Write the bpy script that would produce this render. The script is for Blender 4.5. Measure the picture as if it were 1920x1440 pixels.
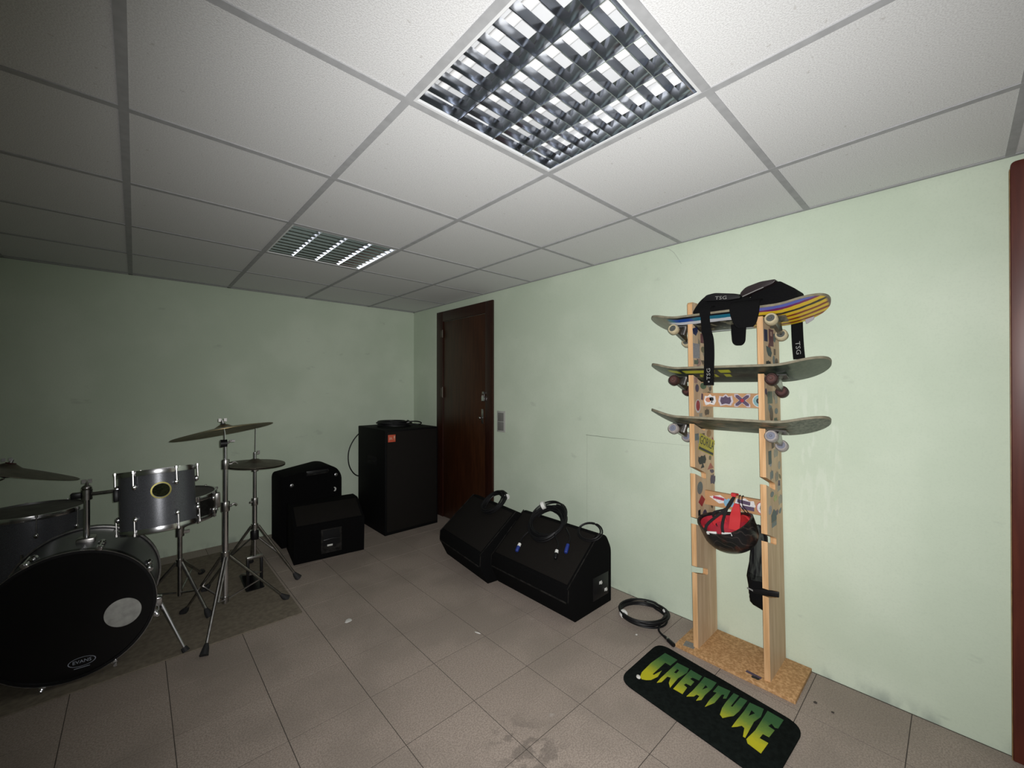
import bpy, bmesh, math, random
from mathutils import Vector, Matrix, Euler
from mathutils.geometry import tessellate_polygon
random.seed(7)
S = bpy.context.scene
COL = S.collection
PI = math.pi
for o in list(bpy.data.objects): bpy.data.objects.remove(o)

# ------------------------------------------------------------------ camera, light, exposure
HC, H, XR, YB, XL, YF = 1.3721, 2.2245, 2.397, 4.294, -2.80, -3.00
cam = bpy.data.cameras.new('camera'); cam.sensor_width = 36; cam.lens = 14.367; cam.clip_start = .01
co = bpy.data.objects.new('camera', cam); COL.objects.link(co)
co.location = (0, 0, HC); co.rotation_euler = (1.57528, 0, -0.744877)
S.camera = co
w = bpy.data.worlds.new('world'); S.world = w; w.use_nodes = True
w.node_tree.nodes['Background'].inputs[0].default_value = (0, 0, 0, 1)
w.node_tree.nodes['Background'].inputs[1].default_value = 0
# the only light in the room: the phone's flash, beside the lens
fl = bpy.data.lights.new('phone_flash', 'SPOT'); fl.energy = 238; fl.color = (1, .99, .975)
fl.spot_size = math.radians(141); fl.spot_blend = 1.0; fl.shadow_soft_size = .006
fo = bpy.data.objects.new('phone_flash', fl); COL.objects.link(fo)
fo.location = (.012, -.012, HC + .012)
d = Vector((1.0, .77, -.12)); fo.rotation_euler = d.to_track_quat('-Z', 'Y').to_euler()
S.view_settings.view_transform = 'Standard'; S.view_settings.look = 'None'
S.view_settings.exposure = 0; S.view_settings.gamma = 1; S.view_settings.use_curve_mapping = False

# ------------------------------------------------------------------ materials
MATS = {}
def nd(nt, t, **kw):
    n = nt.nodes.new(t)
    for k, v in kw.items(): setattr(n, k, v)
    return n
def M(name, col, rough=.6, metal=0, var=0., vs=8., bump=0., bs=200., spec=.5, col2=None, detail=4):
    """principled material, optional noise variation towards col2 and noise bump"""
    if name in MATS: return MATS[name]
    m = bpy.data.materials.new(name); m.use_nodes = True; nt = m.node_tree
    b = nt.nodes['Principled BSDF']
    c = tuple(col) + (1,)
    b.inputs['Base Color'].default_value = c
    b.inputs['Roughness'].default_value = rough; b.inputs['Metallic'].default_value = metal
    b.inputs['Specular IOR Level'].default_value = spec
    if var or bump:
        tc = nd(nt, 'ShaderNodeTexCoord')
    if var:
        no = nd(nt, 'ShaderNodeTexNoise'); no.inputs['Scale'].default_value = vs; no.inputs['Detail'].default_value = detail
        nt.links.new(tc.outputs['Object'], no.inputs['Vector'])
        r = nd(nt, 'ShaderNodeValToRGB')
        c2 = col2 or tuple(x * (1 - var) for x in col)
        r.color_ramp.elements[0].position = .35; r.color_ramp.elements[1].position = .65
        r.color_ramp.elements[0].color = tuple(c2) + (1,); r.color_ramp.elements[1].color = c
        nt.links.new(no.outputs['Fac'], r.inputs['Fac']); nt.links.new(r.outputs['Color'], b.inputs['Base Color'])
    if bump:
        n2 = nd(nt, 'ShaderNodeTexNoise'); n2.inputs['Scale'].default_value = bs; n2.inputs['Detail'].default_value = 3
        nt.links.new(tc.outputs['Object'], n2.inputs['Vector'])
        bp = nd(nt, 'ShaderNodeBump'); bp.inputs['Strength'].default_value = bump; bp.inputs['Distance'].default_value = .002
        nt.links.new(n2.outputs['Fac'], bp.inputs['Height']); nt.links.new(bp.outputs['Normal'], b.inputs['Normal'])
    MATS[name] = m
    return m
class NT:
    """tiny expression helper for shader maths"""
    def __init__(s, m): s.nt = m.node_tree; s.b = s.nt.nodes['Principled BSDF']; s.tc = nd(s.nt, 'ShaderNodeTexCoord')
    def xyz(s, src='Object'):
        x = nd(s.nt, 'ShaderNodeSeparateXYZ'); s.nt.links.new(s.tc.outputs[src], x.inputs[0]); return x.outputs
    def put(s, sock, v):
        if isinstance(v, (int, float)): sock.default_value = v
        elif isinstance(v, tuple): sock.default_value = v + (1,) if len(v) == 3 else v
        else: s.nt.links.new(v, sock)
    def m(s, op, a, b=0., c=0.):
        n = nd(s.nt, 'ShaderNodeMath', operation=op)
        s.put(n.inputs[0], a); s.put(n.inputs[1], b); s.put(n.inputs[2], c); return n.outputs[0]
    def mix(s, f, a, b):
        n = nd(s.nt, 'ShaderNodeMix', data_type='RGBA'); s.put(n.inputs[0], f); s.put(n.inputs[6], a); s.put(n.inputs[7], b); return n.outputs[2]
    def noise(s, scale, detail=4, vec=None, sc=None):
        n = nd(s.nt, 'ShaderNodeTexNoise'); n.inputs['Scale'].default_value = scale; n.inputs['Detail'].default_value = detail
        v = s.tc.outputs['Object']
        if sc:
            mp = nd(s.nt, 'ShaderNodeMapping'); mp.inputs['Scale'].default_value = sc; s.nt.links.new(v, mp.inputs[0]); v = mp.outputs[0]
        s.nt.links.new(v, n.inputs['Vector']); return n.outputs['Fac']
    def ramp(s, f, els, const=True):
        r = nd(s.nt, 'ShaderNodeValToRGB'); r.color_ramp.interpolation = 'CONSTANT' if const else 'LINEAR'
        e = r.color_ramp.elements
        while len(e) < len(els): e.new(.5)
        for i, (p, c) in enumerate(els): e[i].position = p; e[i].color = tuple(c) + (1,)
        s.put(r.inputs[0], f); return r.outputs[0]
    def sstep(s, v, a, b):
        n = nd(s.nt, 'ShaderNodeMapRange', interpolation_type='SMOOTHSTEP'); s.put(n.inputs[0], v)
        n.inputs[1].default_value = a; n.inputs[2].default_value = b; return n.outputs[0]
    def band(s, v, a, b, e=.003):
        return s.m('MULTIPLY', s.sstep(v, a - e, a + e), s.m('SUBTRACT', 1., s.sstep(v, b - e, b + e)))
    def bump(s, h, st=.3, dist=.002):
        bp = nd(s.nt, 'ShaderNodeBump'); bp.inputs['Strength'].default_value = st; bp.inputs['Distance'].default_value = dist
        s.nt.links.new(h, bp.inputs['Height']); s.nt.links.new(bp.outputs[0], s.b.inputs['Normal'])
    def col(s, c): s.put(s.b.inputs['Base Color'], c)
def newmat(name, rough=.7, metal=0, spec=.5):
    m = bpy.data.materials.new(name); m.use_nodes = True; b = m.node_tree.nodes['Principled BSDF']
    b.inputs['Roughness'].default_value = rough; b.inputs['Metallic'].default_value = metal; b.inputs['Specular IOR Level'].default_value = spec
    return m, NT(m)

# green painted plaster wall with scuffs, the cut outline of a patched opening and dirt along the skirting line
def wallmat(name, patch=False):
    m, t = newmat(name, .75, spec=.25)
    x, y, z = t.xyz()
    c = t.mix(t.sstep(t.noise(2.2, 5), .35, .7), (.525, .605, .485), (.59, .665, .545))
    c = t.mix(t.m('MULTIPLY', t.sstep(t.noise(160, 2), .45, .75), .16), c, (.40, .47, .38))
    n1 = t.noise(7, 5, sc=(1, 1, .5))
    dirt = t.m('MULTIPLY', t.sstep(n1, .46, .62), t.m('SUBTRACT', 1., t.sstep(t.m('ADD', z, t.m('MULTIPLY', t.noise(11, 3), .09)), .03, .13)))
    c = t.mix(t.m('MULTIPLY', dirt, .55), c, (.20, .235, .22))
    scuff = t.m('MULTIPLY', t.sstep(t.noise(5, 6, sc=(1, 1, 2.2)), .68, .74), .25)
    c = t.mix(scuff, c, (.30, .34, .29))
    if patch:
        h = t.m('MULTIPLY', t.band(t.m('ADD', z, t.m('MULTIPLY', t.noise(9, 2), .012)), 1.0215, 1.0245, .0012), t.band(y, 1.02, 1.81, .004))
        v = t.m('MULTIPLY', t.band(t.m('ADD', y, t.m('MULTIPLY', t.noise(7, 2), .012)), 1.806, 1.809, .0015), t.band(z, .2, 1.02, .01))
        v2 = t.m('MULTIPLY', t.band(y, 1.049, 1.052, .0015), t.band(z, .03, 1.02, .01))
        gap = t.m('ADD', t.m('MULTIPLY', h, t.m('ADD', .25, t.sstep(y, 1.3, 1.75))), t.m('MULTIPLY', t.m('ADD', v, v2), .3))
        c = t.mix(t.m('MINIMUM', gap, .8), c, (.16, .19, .15))
        pale = t.m('MULTIPLY', t.m('MULTIPLY', t.sstep(t.noise(16, 4, sc=(1, 3, .6)), .5, .62), t.band(y, .36, .52, .02)), t.band(z, .65, 1.35, .05))
        c = t.mix(t.m('MULTIPLY', pale, .22), c, (.72, .76, .68))
    t.col(c); t.bump(t.noise(130, 3), .25, .0015)
    return m
WALL = wallmat('green_painted_plaster'); WALLP = wallmat('green_painted_plaster_patched', True)

# ceiling tile: white mineral board, fine pitted
def ceilmat():
    m, t = newmat('mineral_ceiling_board', .95, spec=.1)
    n = t.noise(260, 3)
    c = t.mix(t.sstep(n, .35, .62), (.63, .63, .635), (.745, .75, .755))
    c = t.mix(t.m('MULTIPLY', t.sstep(t.noise(45, 2), .71, .74), .5), c, (.45, .43, .41))
    oi = nd(t.nt, 'ShaderNodeObjectInfo')
    c = t.mix(t.m('MULTIPLY', oi.outputs['Random'], .07), c, (.5, .5, .48))
    t.col(c); t.bump(n, .5, .002); return m
CEIL = ceilmat()
BAR = M('ceiling_bar_grey', (.41, .415, .425), .8, var=.12, vs=30, spec=.12)
# terrazzo-like floor tile
def floormat():
    m, t = newmat('speckled_floor_tile', .55, spec=.3)
    oi = nd(t.nt, 'ShaderNodeObjectInfo'); geo = nd(t.nt, 'ShaderNodeNewGeometry')
    P = nd(t.nt, 'ShaderNodeSeparateXYZ'); t.nt.links.new(geo.outputs['Position'], P.inputs[0])
    def wn(scale, det=4):
        n = nd(t.nt, 'ShaderNodeTexNoise'); n.inputs['Scale'].default_value = scale; n.inputs['Detail'].default_value = det
        t.nt.links.new(geo.outputs['Position'], n.inputs['Vector']); return n.outputs['Fac']
    c = t.mix(t.sstep(wn(170, 2), .38, .62), (.262, .215, .186), (.375, .315, .272))
    c = t.mix(t.m('MULTIPLY', oi.outputs['Random'], .22), c, (.24, .195, .165))
    c = t.mix(t.m('MULTIPLY', t.sstep(wn(2.3, 5), .44, .62), .42), c, (.20, .17, .145))
    c = t.mix(t.m('MULTIPLY', t.sstep(wn(300, 1), .68, .72), .5), c, (.10, .09, .08))
    px = t.m('SUBTRACT', P.outputs[0], 1.09); py = t.m('SUBTRACT', P.outputs[1], 1.09)
    rr = t.m('SQRT', t.m('ADD', t.m('MULTIPLY', px, px), t.m('MULTIPLY', t.m('MULTIPLY', py, py), .45)))
    st = t.m('MULTIPLY', t.sstep(wn(15, 5), .47, .56), t.m('SUBTRACT', 1., t.sstep(rr, .05, .17)))
    c = t.mix(t.m('MULTIPLY', st, .48), c, (.10, .085, .075))
    chalk = t.m('MULTIPLY', t.sstep(wn(9, 6), .70, .76), .4)
    c = t.mix(chalk, c, (.48, .45, .42))
    t.col(c); t.bump(wn(170, 2), .12, .001); return m
FLOOR = floormat()
GROUT = M('dark_grout', (.075, .063, .053), .95, var=.3, vs=30)

CHROME = M('chrome', (.64, .64, .66), .22, 1.)
CHROME2 = M('worn_chrome', (.42, .41, .40), .30, 1., var=.3, vs=40)
ALU = M('anodised_reflector', (.74, .77, .83), .12, 1.)
RUBBER = M('black_rubber', (.012, .012, .013), .75)
CARPET = M('black_speaker_carpet', (.004, .004, .0043), 1., var=.5, vs=250, bump=.5, bs=400, spec=.1)
PAINTBLK = M('black_textured_paint', (.004, .004, .0045), .7, var=.4, vs=120, bump=.4, bs=300, spec=.12)
GRILLE = M('black_steel_grille', (.0115, .0098, .0085), .85, var=.5, vs=300, bump=.6, bs=500, spec=.15)
BLKPL = M('black_plastic', (.006, .006, .007), .4, spec=.3)
DRYPL = M('dull_black_plastic', (.006, .006, .0065), .8, spec=.2)
CABLE = M('black_cable', (.005, .005, .006), .5, spec=.3)
WHITE = M('white_tape', (.72, .72, .70), .6)
BLUE = M('blue_plastic', (.012, .03, .20), .5)
FABRIC = M('black_fabric', (.0045, .0045, .005), .95, var=.4, vs=300, bump=.5, bs=600, spec=.15)
SHELLM = M('grey_sparkle_shell', (.135, .14, .158), .33, .35, var=.45, vs=420, spec=.5, detail=1)
DRUMHEAD = M('coated_drum_head', (.11, .105, .095), .85, var=.3, vs=12)
BLACKHEAD = M('black_drum_head', (.004, .004, .0045), .28, spec=.35)
BRONZE = M('old_bronze', (.30, .23, .12), .38, 1., var=.45, vs=14)
BRONZED = M('dull_bronze', (.13, .11, .085), .5, .8, var=.4, vs=20)

# ------------------------------------------------------------------ geometry helpers
class G:
    def __init__(s): s.v = []; s.f = []
    def add(s, vs, fs, Mx=None):
        k = len(s.v)
        s.v += [tuple(Mx @ Vector(p)) if Mx else tuple(p) for p in vs]
        s.f += [tuple(i + k for i in f) for f in fs]; return s
    def box(s, a, b, Mx=None):
        (x0, y0, z0), (x1, y1, z1) = a, b
        return s.add([(x0,y0,z0),(x1,y0,z0),(x1,y1,z0),(x0,y1,z0),(x0,y0,z1),(x1,y0,z1),(x1,y1,z1),(x0,y1,z1)],
                     [(0,3,2,1),(4,5,6,7),(0,1,5,4),(1,2,6,5),(2,3,7,6),(3,0,4,7)], Mx)
    def prism(s, poly, fn, w0, w1, holes=()):
        """polygon (u,v) extruded from w0 to w1; fn(u,v,w) -> xyz"""
        loops = [list(poly)] + [list(h) for h in holes]
        tri = tessellate_polygon([[Vector((u, v, 0)) for u, v in l] for l in loops])
        flat = [p for l in loops for p in l]; n = len(flat)
        vs = [fn(u, v, w0) for u, v in flat] + [fn(u, v, w1) for u, v in flat]
        if holes or n > 60: fs = [tuple(t) for t in tri] + [tuple(i + n for i in reversed(t)) for t in tri]
        else: fs = [tuple(range(n)), tuple(range(2 * n - 1, n - 1, -1))]
        k = 0
        for l in loops:
            m = len(l)
            for i in range(m): j = (i + 1) % m; fs.append((k + i, k + j, n + k + j, n + k + i))
            k += m
        return s.add(vs, fs)
    def cyl(s, p0, p1, r0, r1=None, n=14, cap=True):
        return s.tube([p0, p1], [r0, r0 if r1 is None else r1], n, cap=cap)
    def tube(s, path, r, n=8, closed=False, cap=True):
        P = [Vector(p) for p in path]; m = len(P)
        if not isinstance(r, (list, tuple)): r = [r] * m
        vs, fs = [], []; up = None
        for i in range(m):
            if closed: t = (P[(i + 1) % m] - P[i - 1])
            else: t = P[min(i + 1, m - 1)] - P[max(i - 1, 0)]
            t.normalize()
            if up is None:
                up = Vector((0, 0, 1)) if abs(t.z) < .9 else Vector((1, 0, 0))
            a = up - t * up.dot(t)
            if a.length < 1e-5: a = t.orthogonal()
            a.normalize(); b = t.cross(a); up = a
            for k in range(n):
                q = 2 * PI * k / n; vs.append(P[i] + (a * math.cos(q) + b * math.sin(q)) * r[i])
        for i in range(m if closed else m - 1):
            j = (i + 1) % m
            for k in range(n):
                l = (k + 1) % n; fs.append((i * n + k, i * n + l, j * n + l, j * n + k))
        if cap and not closed:
            fs.append(tuple(range(n - 1, -1, -1))); fs.append(tuple((m - 1) * n + k for k in range(n)))
        return s.add(vs, fs)
    def lathe(s, prof, n=32, Mx=None, close=False):
        vs, fs = [], []; m = len(prof)
        for r, z in prof:
            for k in range(n):
                q = 2 * PI * k / n; vs.append((r * math.cos(q), r * math.sin(q), z))
        for i in range(m if close else m - 1):
            j = (i + 1) % m
            for k in range(n):
                l = (k + 1) % n; fs.append((i * n + k, i * n + l, j * n + l, j * n + k))
        return s.add(vs, fs, Mx)
    def disc(s, r, z, n=32, Mx=None, flip=False):
        vs = [(r * math.cos(2 * PI * k / n), r * math.sin(2 * PI * k / n), z) for k in range(n)]
        return s.add(vs, [tuple(range(n)) if not flip else tuple(range(n - 1, -1, -1))], Mx)
    def ball(s, c, r, n=12, m=8, Mx=None):
        rx, ry, rz = r if isinstance(r, (tuple, list)) else (r, r, r); vs, fs = [], []
        for i in range(m + 1):
            a = PI * i / m
            for k in range(n):
                q = 2 * PI * k / n
                vs.append((c[0] + rx * math.sin(a) * math.cos(q), c[1] + ry * math.sin(a) * math.sin(q), c[2] + rz * math.cos(a)))
        for i in range(m):
            for k in range(n):
                l = (k + 1) % n; fs.append((i * n + k, (i + 1) * n + k, (i + 1) * n + l, i * n + l))
        return s.add(vs, fs, Mx)
    def ribbon(s, path, wdir, wid, th):
        """flat strap: path centre line, wdir width direction, th thickness"""
        P = [Vector(p) for p in path]; W = Vector(wdir).normalized(); vs, fs = [], []; m = len(P)
        for i, p in enumerate(P):
            t = (P[min(i + 1, m - 1)] - P[max(i - 1, 0)]).normalized(); nn = t.cross(W).normalized()
            ww = wid[i] if isinstance(wid, (list, tuple)) else wid
            vs += [p - W * ww / 2 - nn * th / 2, p + W * ww / 2 - nn * th / 2, p + W * ww / 2 + nn * th / 2, p - W * ww / 2 + nn * th / 2]
        for i in range(m - 1):
            for k in range(4):
                l = (k + 1) % 4; fs.append((4 * i + k, 4 * i + l, 4 * i + 4 + l, 4 * i + 4 + k))
        fs += [(3, 2, 1, 0), tuple(4 * (m - 1) + k for k in range(4))]
        return s.add(vs, fs)
    def mesh(s, name, off=None, bevel=0, seg=2, smooth=True, ang=35):
        me = bpy.data.meshes.new(name)
        vs = [tuple(Vector(p) - off) for p in s.v] if off else s.v
        me.from_pydata(vs, [], s.f)
        bm = bmesh.new(); bm.from_mesh(me)
        bmesh.ops.remove_doubles(bm, verts=bm.verts, dist=1e-6)
        bmesh.ops.recalc_face_normals(bm, faces=bm.faces)
        if bevel:
            es = [e for e in bm.edges if len(e.link_faces) == 2 and e.calc_face_angle(0) > math.radians(25)]
            bmesh.ops.bevel(bm, geom=es, offset=bevel, segments=seg, profile=.5, affect='EDGES', clamp_overlap=True)
        bm.to_mesh(me); bm.free()
        if smooth:
            for p in me.polygons: p.use_smooth = True
            me.set_sharp_from_angle(angle=math.radians(ang))
        return me
def addobj(name, me, mat, parent=None, label=None):
    o = bpy.data.objects.new(name, me); COL.objects.link(o)
    if mat and not me.materials: me.materials.append(mat)
    if parent: o.parent = parent
    if label: o['label'] = label
    return o
WOFF = {}
def thing(name, label, cat, loc=(0, 0, 0), rot=(0, 0, 0), group=None, world=False):
    """Empty at the thing's base; world=True: the parts' vertices are given in room coordinates"""
    o = bpy.data.objects.new(name, None); COL.objects.link(o); o.empty_display_size = .05
    o.location = loc; o.rotation_euler = rot; o['label'] = label; o['category'] = cat
    if group: o['group'] = group
    WOFF[o] = Vector(loc) if world else None
    return o
def part(root, g, name, mat, parent=None, label=None, **kw):
    o = addobj(name, g.mesh(name, WOFF.get(root), **kw), mat, parent or root, label)
    return o
def single(g, name, mat, label, cat, loc, group=None, **kw):
    o = addobj(name, g.mesh(name, Vector(loc), **kw), mat); o.location = loc
    o['label'] = label; o['category'] = cat
    if group: o['group'] = group
    return o
def struct(name, g, mat, **kw):
    o = addobj(name, g.mesh(name, **kw), mat); o['kind'] = 'structure'; return o
def textG(s, size, Mx, ext=.0004, spacing=1.):
    c = bpy.data.curves.new('t', 'FONT'); c.body = s; c.size = size; c.align_x = 'CENTER'; c.align_y = 'CENTER'; c.extrude = ext
    c.space_character = spacing; c.resolution_u = 2
    o = bpy.data.objects.new('t', c); COL.objects.link(o)
    me = bpy.data.meshes.new_from_object(o.evaluated_get(bpy.context.evaluated_depsgraph_get()))
    g = G(); g.add([v.co[:] for v in me.vertices], [tuple(p.vertices) for p in me.polygons], Mx)
    bpy.data.objects.remove(o); bpy.data.curves.remove(c); bpy.data.meshes.remove(me)
    return g
def frame(o, X, Y, Z=None):
    X, Y = Vector(X).normalized(), Vector(Y).normalized(); Z = X.cross(Y) if Z is None else Vector(Z)
    m = Matrix((X, Y, Z)).transposed().to_4x4(); m.translation = Vector(o); return m
def spline(pts, n=8, closed=False):
    P = [Vector(p) for p in pts]; out = []; m = len(P)
    for i in range(m if closed else m - 1):
        a = P[i - 1] if (closed or i > 0) else P[i]; b = P[i]; c = P[(i + 1) % m]
        dd = P[(i + 2) % m] if (closed or i + 2 < m) else c
        for k in range(n):
            t = k / n
            out.append(.5 * ((2 * b) + (c - a) * t + (2 * a - 5 * b + 4 * c - dd) * t * t + (3 * b - a - 3 * c + dd) * t ** 3))
    if not closed: out.append(P[-1])
    return out
def roundpoly(P, r, n=5):
    """round the corners of a polygon; r scalar or per-corner list"""
    out = []; m = len(P)
    for i in range(m):
        rr = r[i] if isinstance(r, (list, tuple)) else r
        p = Vector(P[i]); a = (Vector(P[i - 1]) - p); b = (Vector(P[(i + 1) % m]) - p)
        if rr <= 0: out.append(tuple(p)); continue
        rr = min(rr, a.length * .49, b.length * .49); a = p + a.normalized() * rr; b = p + b.normalized() * rr
        for k in range(n + 1):
            t = k / n; out.append(tuple(a * (1 - t) ** 2 + p * 2 * t * (1 - t) + b * t * t))
    return out

# ------------------------------------------------------------------ room shell
g = G().box((XL - .1, YF - .1, -.12), (XR + .1, YB + .1, -.0014)); floor = struct('floor', g, GROUT, smooth=False)
floor['label'] = 'worn speckled brownish floor tiles with dark joints'
T, FX, FY = .325, 1.0902, 1.1018; gp = .0015
shared = {}
i0 = math.ceil((-2.0 - FX) / T); i1 = math.ceil((XR - FX) / T); j0 = math.ceil((-1.2 - FY) / T); j1 = math.ceil((YB - FY) / T)
for i in range(i0, i1):
    for j in range(j0, j1):
        x0, x1 = max(FX + i * T, XL), min(FX + i * T + T, XR); y0, y1 = max(FY + j * T, YF), min(FY + j * T + T, YB)
        if x1 - x0 < .01 or y1 - y0 < .01: continue
        hx, hy = (x1 - x0) / 2 - gp, (y1 - y0) / 2 - gp; key = (round(hx, 4), round(hy, 4))
        if key not in shared:
            q = G(); c = .0003
            q.add([(-hx,-hy,-.006),(hx,-hy,-.006),(hx,hy,-.006),(-hx,hy,-.006),(-hx,-hy,-c),(hx,-hy,-c),(hx,hy,-c),(-hx,hy,-c),
                   (-hx+c,-hy+c,0),(hx-c,-hy+c,0),(hx-c,hy-c,0),(-hx+c,hy-c,0)],
                  [(0,1,5,4),(1,2,6,5),(2,3,7,6),(3,0,4,7),(4,5,9,8),(5,6,10,9),(6,7,11,10),(7,4,8,11),(8,9,10,11)])
            shared[key] = q.mesh('floor_tile', smooth=False)
        o = addobj('floor_tile', shared[key], FLOOR, floor)
        o.location = ((x0 + x1) / 2, (y0 + y1) / 2, random.uniform(-.0003, .0))
        o.rotation_euler = (random.uniform(-.0010, .0010), random.uniform(-.0010, .0010), 0)

xa_, ya_ = FX + i0 * T, FY + j0 * T     # the floor behind the camera goes on as one sheet
o = addobj('tiled_floor', G().box((XL, YF, -.004), (xa_ - gp, YB, 0)).box((xa_ + gp, YF, -.004), (XR, ya_ - gp, 0)).mesh('tiled_floor', smooth=False), FLOOR, floor); o['kind'] = 'stuff'
ceiling = struct('ceiling', G().box((XL - .1, YF - .1, H + .16), (XR + .1, YB + .1, H + .25)), CEIL, smooth=False)
ceiling['label'] = 'white suspended tile ceiling with grey metal grid'
C, XB, YA = .625, .5964, .4840; bw = .012
LIGHTS = [(0, 0), (0, 3)]
shared = {}
bi0 = math.floor((XL - XB) / C); bi1 = math.ceil((XR - XB) / C); aj0 = math.floor((YF - YA) / C); aj1 = math.ceil((YB - YA) / C)
for b in range(bi0, bi1):
    for a in range(aj0, aj1):
        if (b, a) in LIGHTS: continue
        x0, x1 = max(XB + b * C, XL), min(XB + b * C + C, XR); y0, y1 = max(YA + a * C, YF), min(YA + a * C + C, YB)
        hx, hy = (x1 - x0) / 2 - .004, (y1 - y0) / 2 - .004
        if hx < .02 or hy < .015: continue
        key = (round(hx, 4), round(hy, 4))
        if key not in shared: shared[key] = G().box((-hx, -hy, 0), (hx, hy, .015)).mesh('ceiling_tile', smooth=False)
        o = addobj('ceiling_tile', shared[key], CEIL, ceiling); o.location = ((x0 + x1) / 2, (y0 + y1) / 2, H + .0035 + random.uniform(0, .001))
for b in range(bi0 + 1, bi1):   # main bars along the room
    x = XB + b * C; o = addobj('grid_bar', G().box((x - bw, YF, H), (x + bw, YB, H + .003)).mesh('grid_bar', smooth=False), BAR, ceiling)
for a in range(aj0 + 1, aj1):   # cross bars, one per bay, a hair above the main bars
    for b in range(bi0, bi1):
        x0, x1 = max(XB + b * C, XL) + bw, min(XB + b * C + C, XR) - bw
        if x1 - x0 < .05: continue
        y = YA + a * C
        addobj('grid_bar', G().box((x0, y - bw, H + .0004), (x1, y + bw, H + .0032)).mesh('grid_bar', smooth=False), BAR, ceiling)
for nm, a, b in (('right', (XR - .018, YF, H), (XR, YB, H + .003)), ('back', (XL, YB - .02, H), (XR, YB, H + .003))):
    addobj('edge_angle', G().box(a, b).mesh('edge_angle', smooth=False), BAR, ceiling)

struct('wall_right', G().box((XR, YF - .1, -.1), (XR + .1, YB + .1, H + .2)), WALLP, smooth=False)['label'] = 'pale green wall behind the skateboard rack'
struct('wall_back', G().box((XL - .1, YB, -.1), (XR, YB + .1, H + .2)), WALL, smooth=False)['label'] = 'pale green wall behind the drum kit'
struct('wall_left', G().box((XL - .1, YF - .1, -.1), (XL, YB, H + .2)), WALL, smooth=False)
struct('wall_front', G().box((XL, YF - .1, -.1), (XR, YF, H + .2)), WALL, smooth=False)

# ------------------------------------------------------------------ doors
def woodmat(name, c1, c2, rough=.4, sc=(14, 14, 1.2), spec=.4):
    m, t = newmat(name, rough, spec=spec)
    n = t.noise(3.2, 6, sc=sc); t.col(t.mix(t.sstep(n, .35, .68), c1, c2)); t.bump(n, .08, .001); return m
DARKW = woodmat('dark_brown_door_veneer', (.028, .0088, .003), (.045, .015, .005), .38)
DARKF = woodmat('dark_brown_door_casing', (.020, .0055, .003), (.030, .0085, .004), .4)
REDW = woodmat('red_brown_door_casing', (.070, .013, .008), (.10, .021, .011), .42)
REDE = M('worn_varnish_edge', (.30, .17, .06), .5, var=.4, vs=30)
d1 = thing('door_1', 'dark brown door beside the tall speaker', 'door', (XR, 3.3, 0), world=True); d1['kind'] = 'structure'; del d1['category']
ya, yb_, zt = 2.838, 3.768, 2.153
fr = part(d1, G().box((XR - .022, ya, 0), (XR - .001, ya + .105, zt)), 'door_frame', DARKF, bevel=.003)
part(d1, G().box((XR - .022, yb_ - .118, 0), (XR - .001, yb_, zt)), 'door_frame', DARKF, bevel=.003)
part(d1, G().box((XR - .022, ya + .105, zt - .107), (XR - .001, yb_ - .118, zt)), 'door_frame', DARKF, bevel=.003)
leaf = part(d1, G().box((XR - .014, ya + .108, .006), (XR - .001, yb_ - .121, zt - .110)), 'door_leaf', DARKW, bevel=.002)
part(d1, G().box((XR - .017, 2.976, 1.02), (XR - .014, 3.004, 1.155)), 'lock_plate', CHROME2, leaf, bevel=.001)
k = G().cyl((XR - .016, 2.990, 1.075), (XR - .036, 2.990, 1.075), .006).ball((XR - .045, 2.990, 1.075), .013)
part(d1, k, 'door_knob', CHROME2, leaf)
k = G().cyl((XR - .024, 3.650, 1.88), (XR - .024, 3.650, 1.96), .006, n=10).box((XR - .0225, 3.650, 1.885), (XR - .0215, 3.690, 1.955))
HNG = M('dull_hinge', (.10, .085, .07), .5, .6)
part(d1, k, 'hinge', HNG)
part(d1, G().cyl((XR - .024, 3.650, 1.25), (XR - .024, 3.650, 1.36), .006, n=10).box((XR - .0225, 3.650, 1.26), (XR - .0215, 3.690, 1.35)), 'hinge', HNG)
pl = thing('padlock', 'small steel padlock hanging open on the dark brown door', 'padlock', (XR - .03, 2.962, 1.225), world=True)
part(pl, G().box((XR - .036, 2.942, 1.228), (XR - .020, 2.982, 1.275)), 'lock_body', CHROME, bevel=.004)
arc = [(XR - .028, 2.962 + .014 * math.cos(a), 1.288 + .016 * math.sin(a)) for a in [PI * i / 10 for i in range(11)]]
part(pl, G().tube([(XR - .028, 2.976, 1.272)] + arc + [(XR - .028, 2.948, 1.272)], .0035, 8), 'shackle', CHROME)
part(pl, G().box((XR - .031, 2.950, 1.296), (XR - .0135, 2.978, 1.318)), 'hasp', CHROME2, bevel=.002)

d2 = thing('door_2', 'red-brown door frame at the right edge', 'door', (XR, -.6, 0), world=True); d2['kind'] = 'structure'; del d2['category']
fp = roundpoly([(-.14, 0), (-.14, 2.196), (-1.10, 2.196), (-1.10, 0), (-.99, 0), (-.99, 2.09), (-.25, 2.09), (-.25, 0)], [0, .018, .018, 0, 0, 0, 0, 0])
part(d2, G().prism(fp, lambda u, v, w_: (w_, u, v), XR - .032, XR - .001), 'door_frame', REDW, bevel=.002)
part(d2, G().box((XR - .030, -.1392, 0), (XR - .001, -.1375, 2.17)), 'edge_strip', REDE, smooth=False)
lf2 = part(d2, G().box((XR - .016, -.988, .006), (XR - .001, -.252, 2.088)), 'door_leaf', REDW, bevel=.002)
part(d2, G().cyl((XR - .016, -.33, 1.05), (XR - .055, -.33, 1.05), .009).cyl((XR - .05, -.33, 1.05), (XR - .05, -.44, 1.05), .008), 'handle', CHROME2, lf2)

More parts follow.
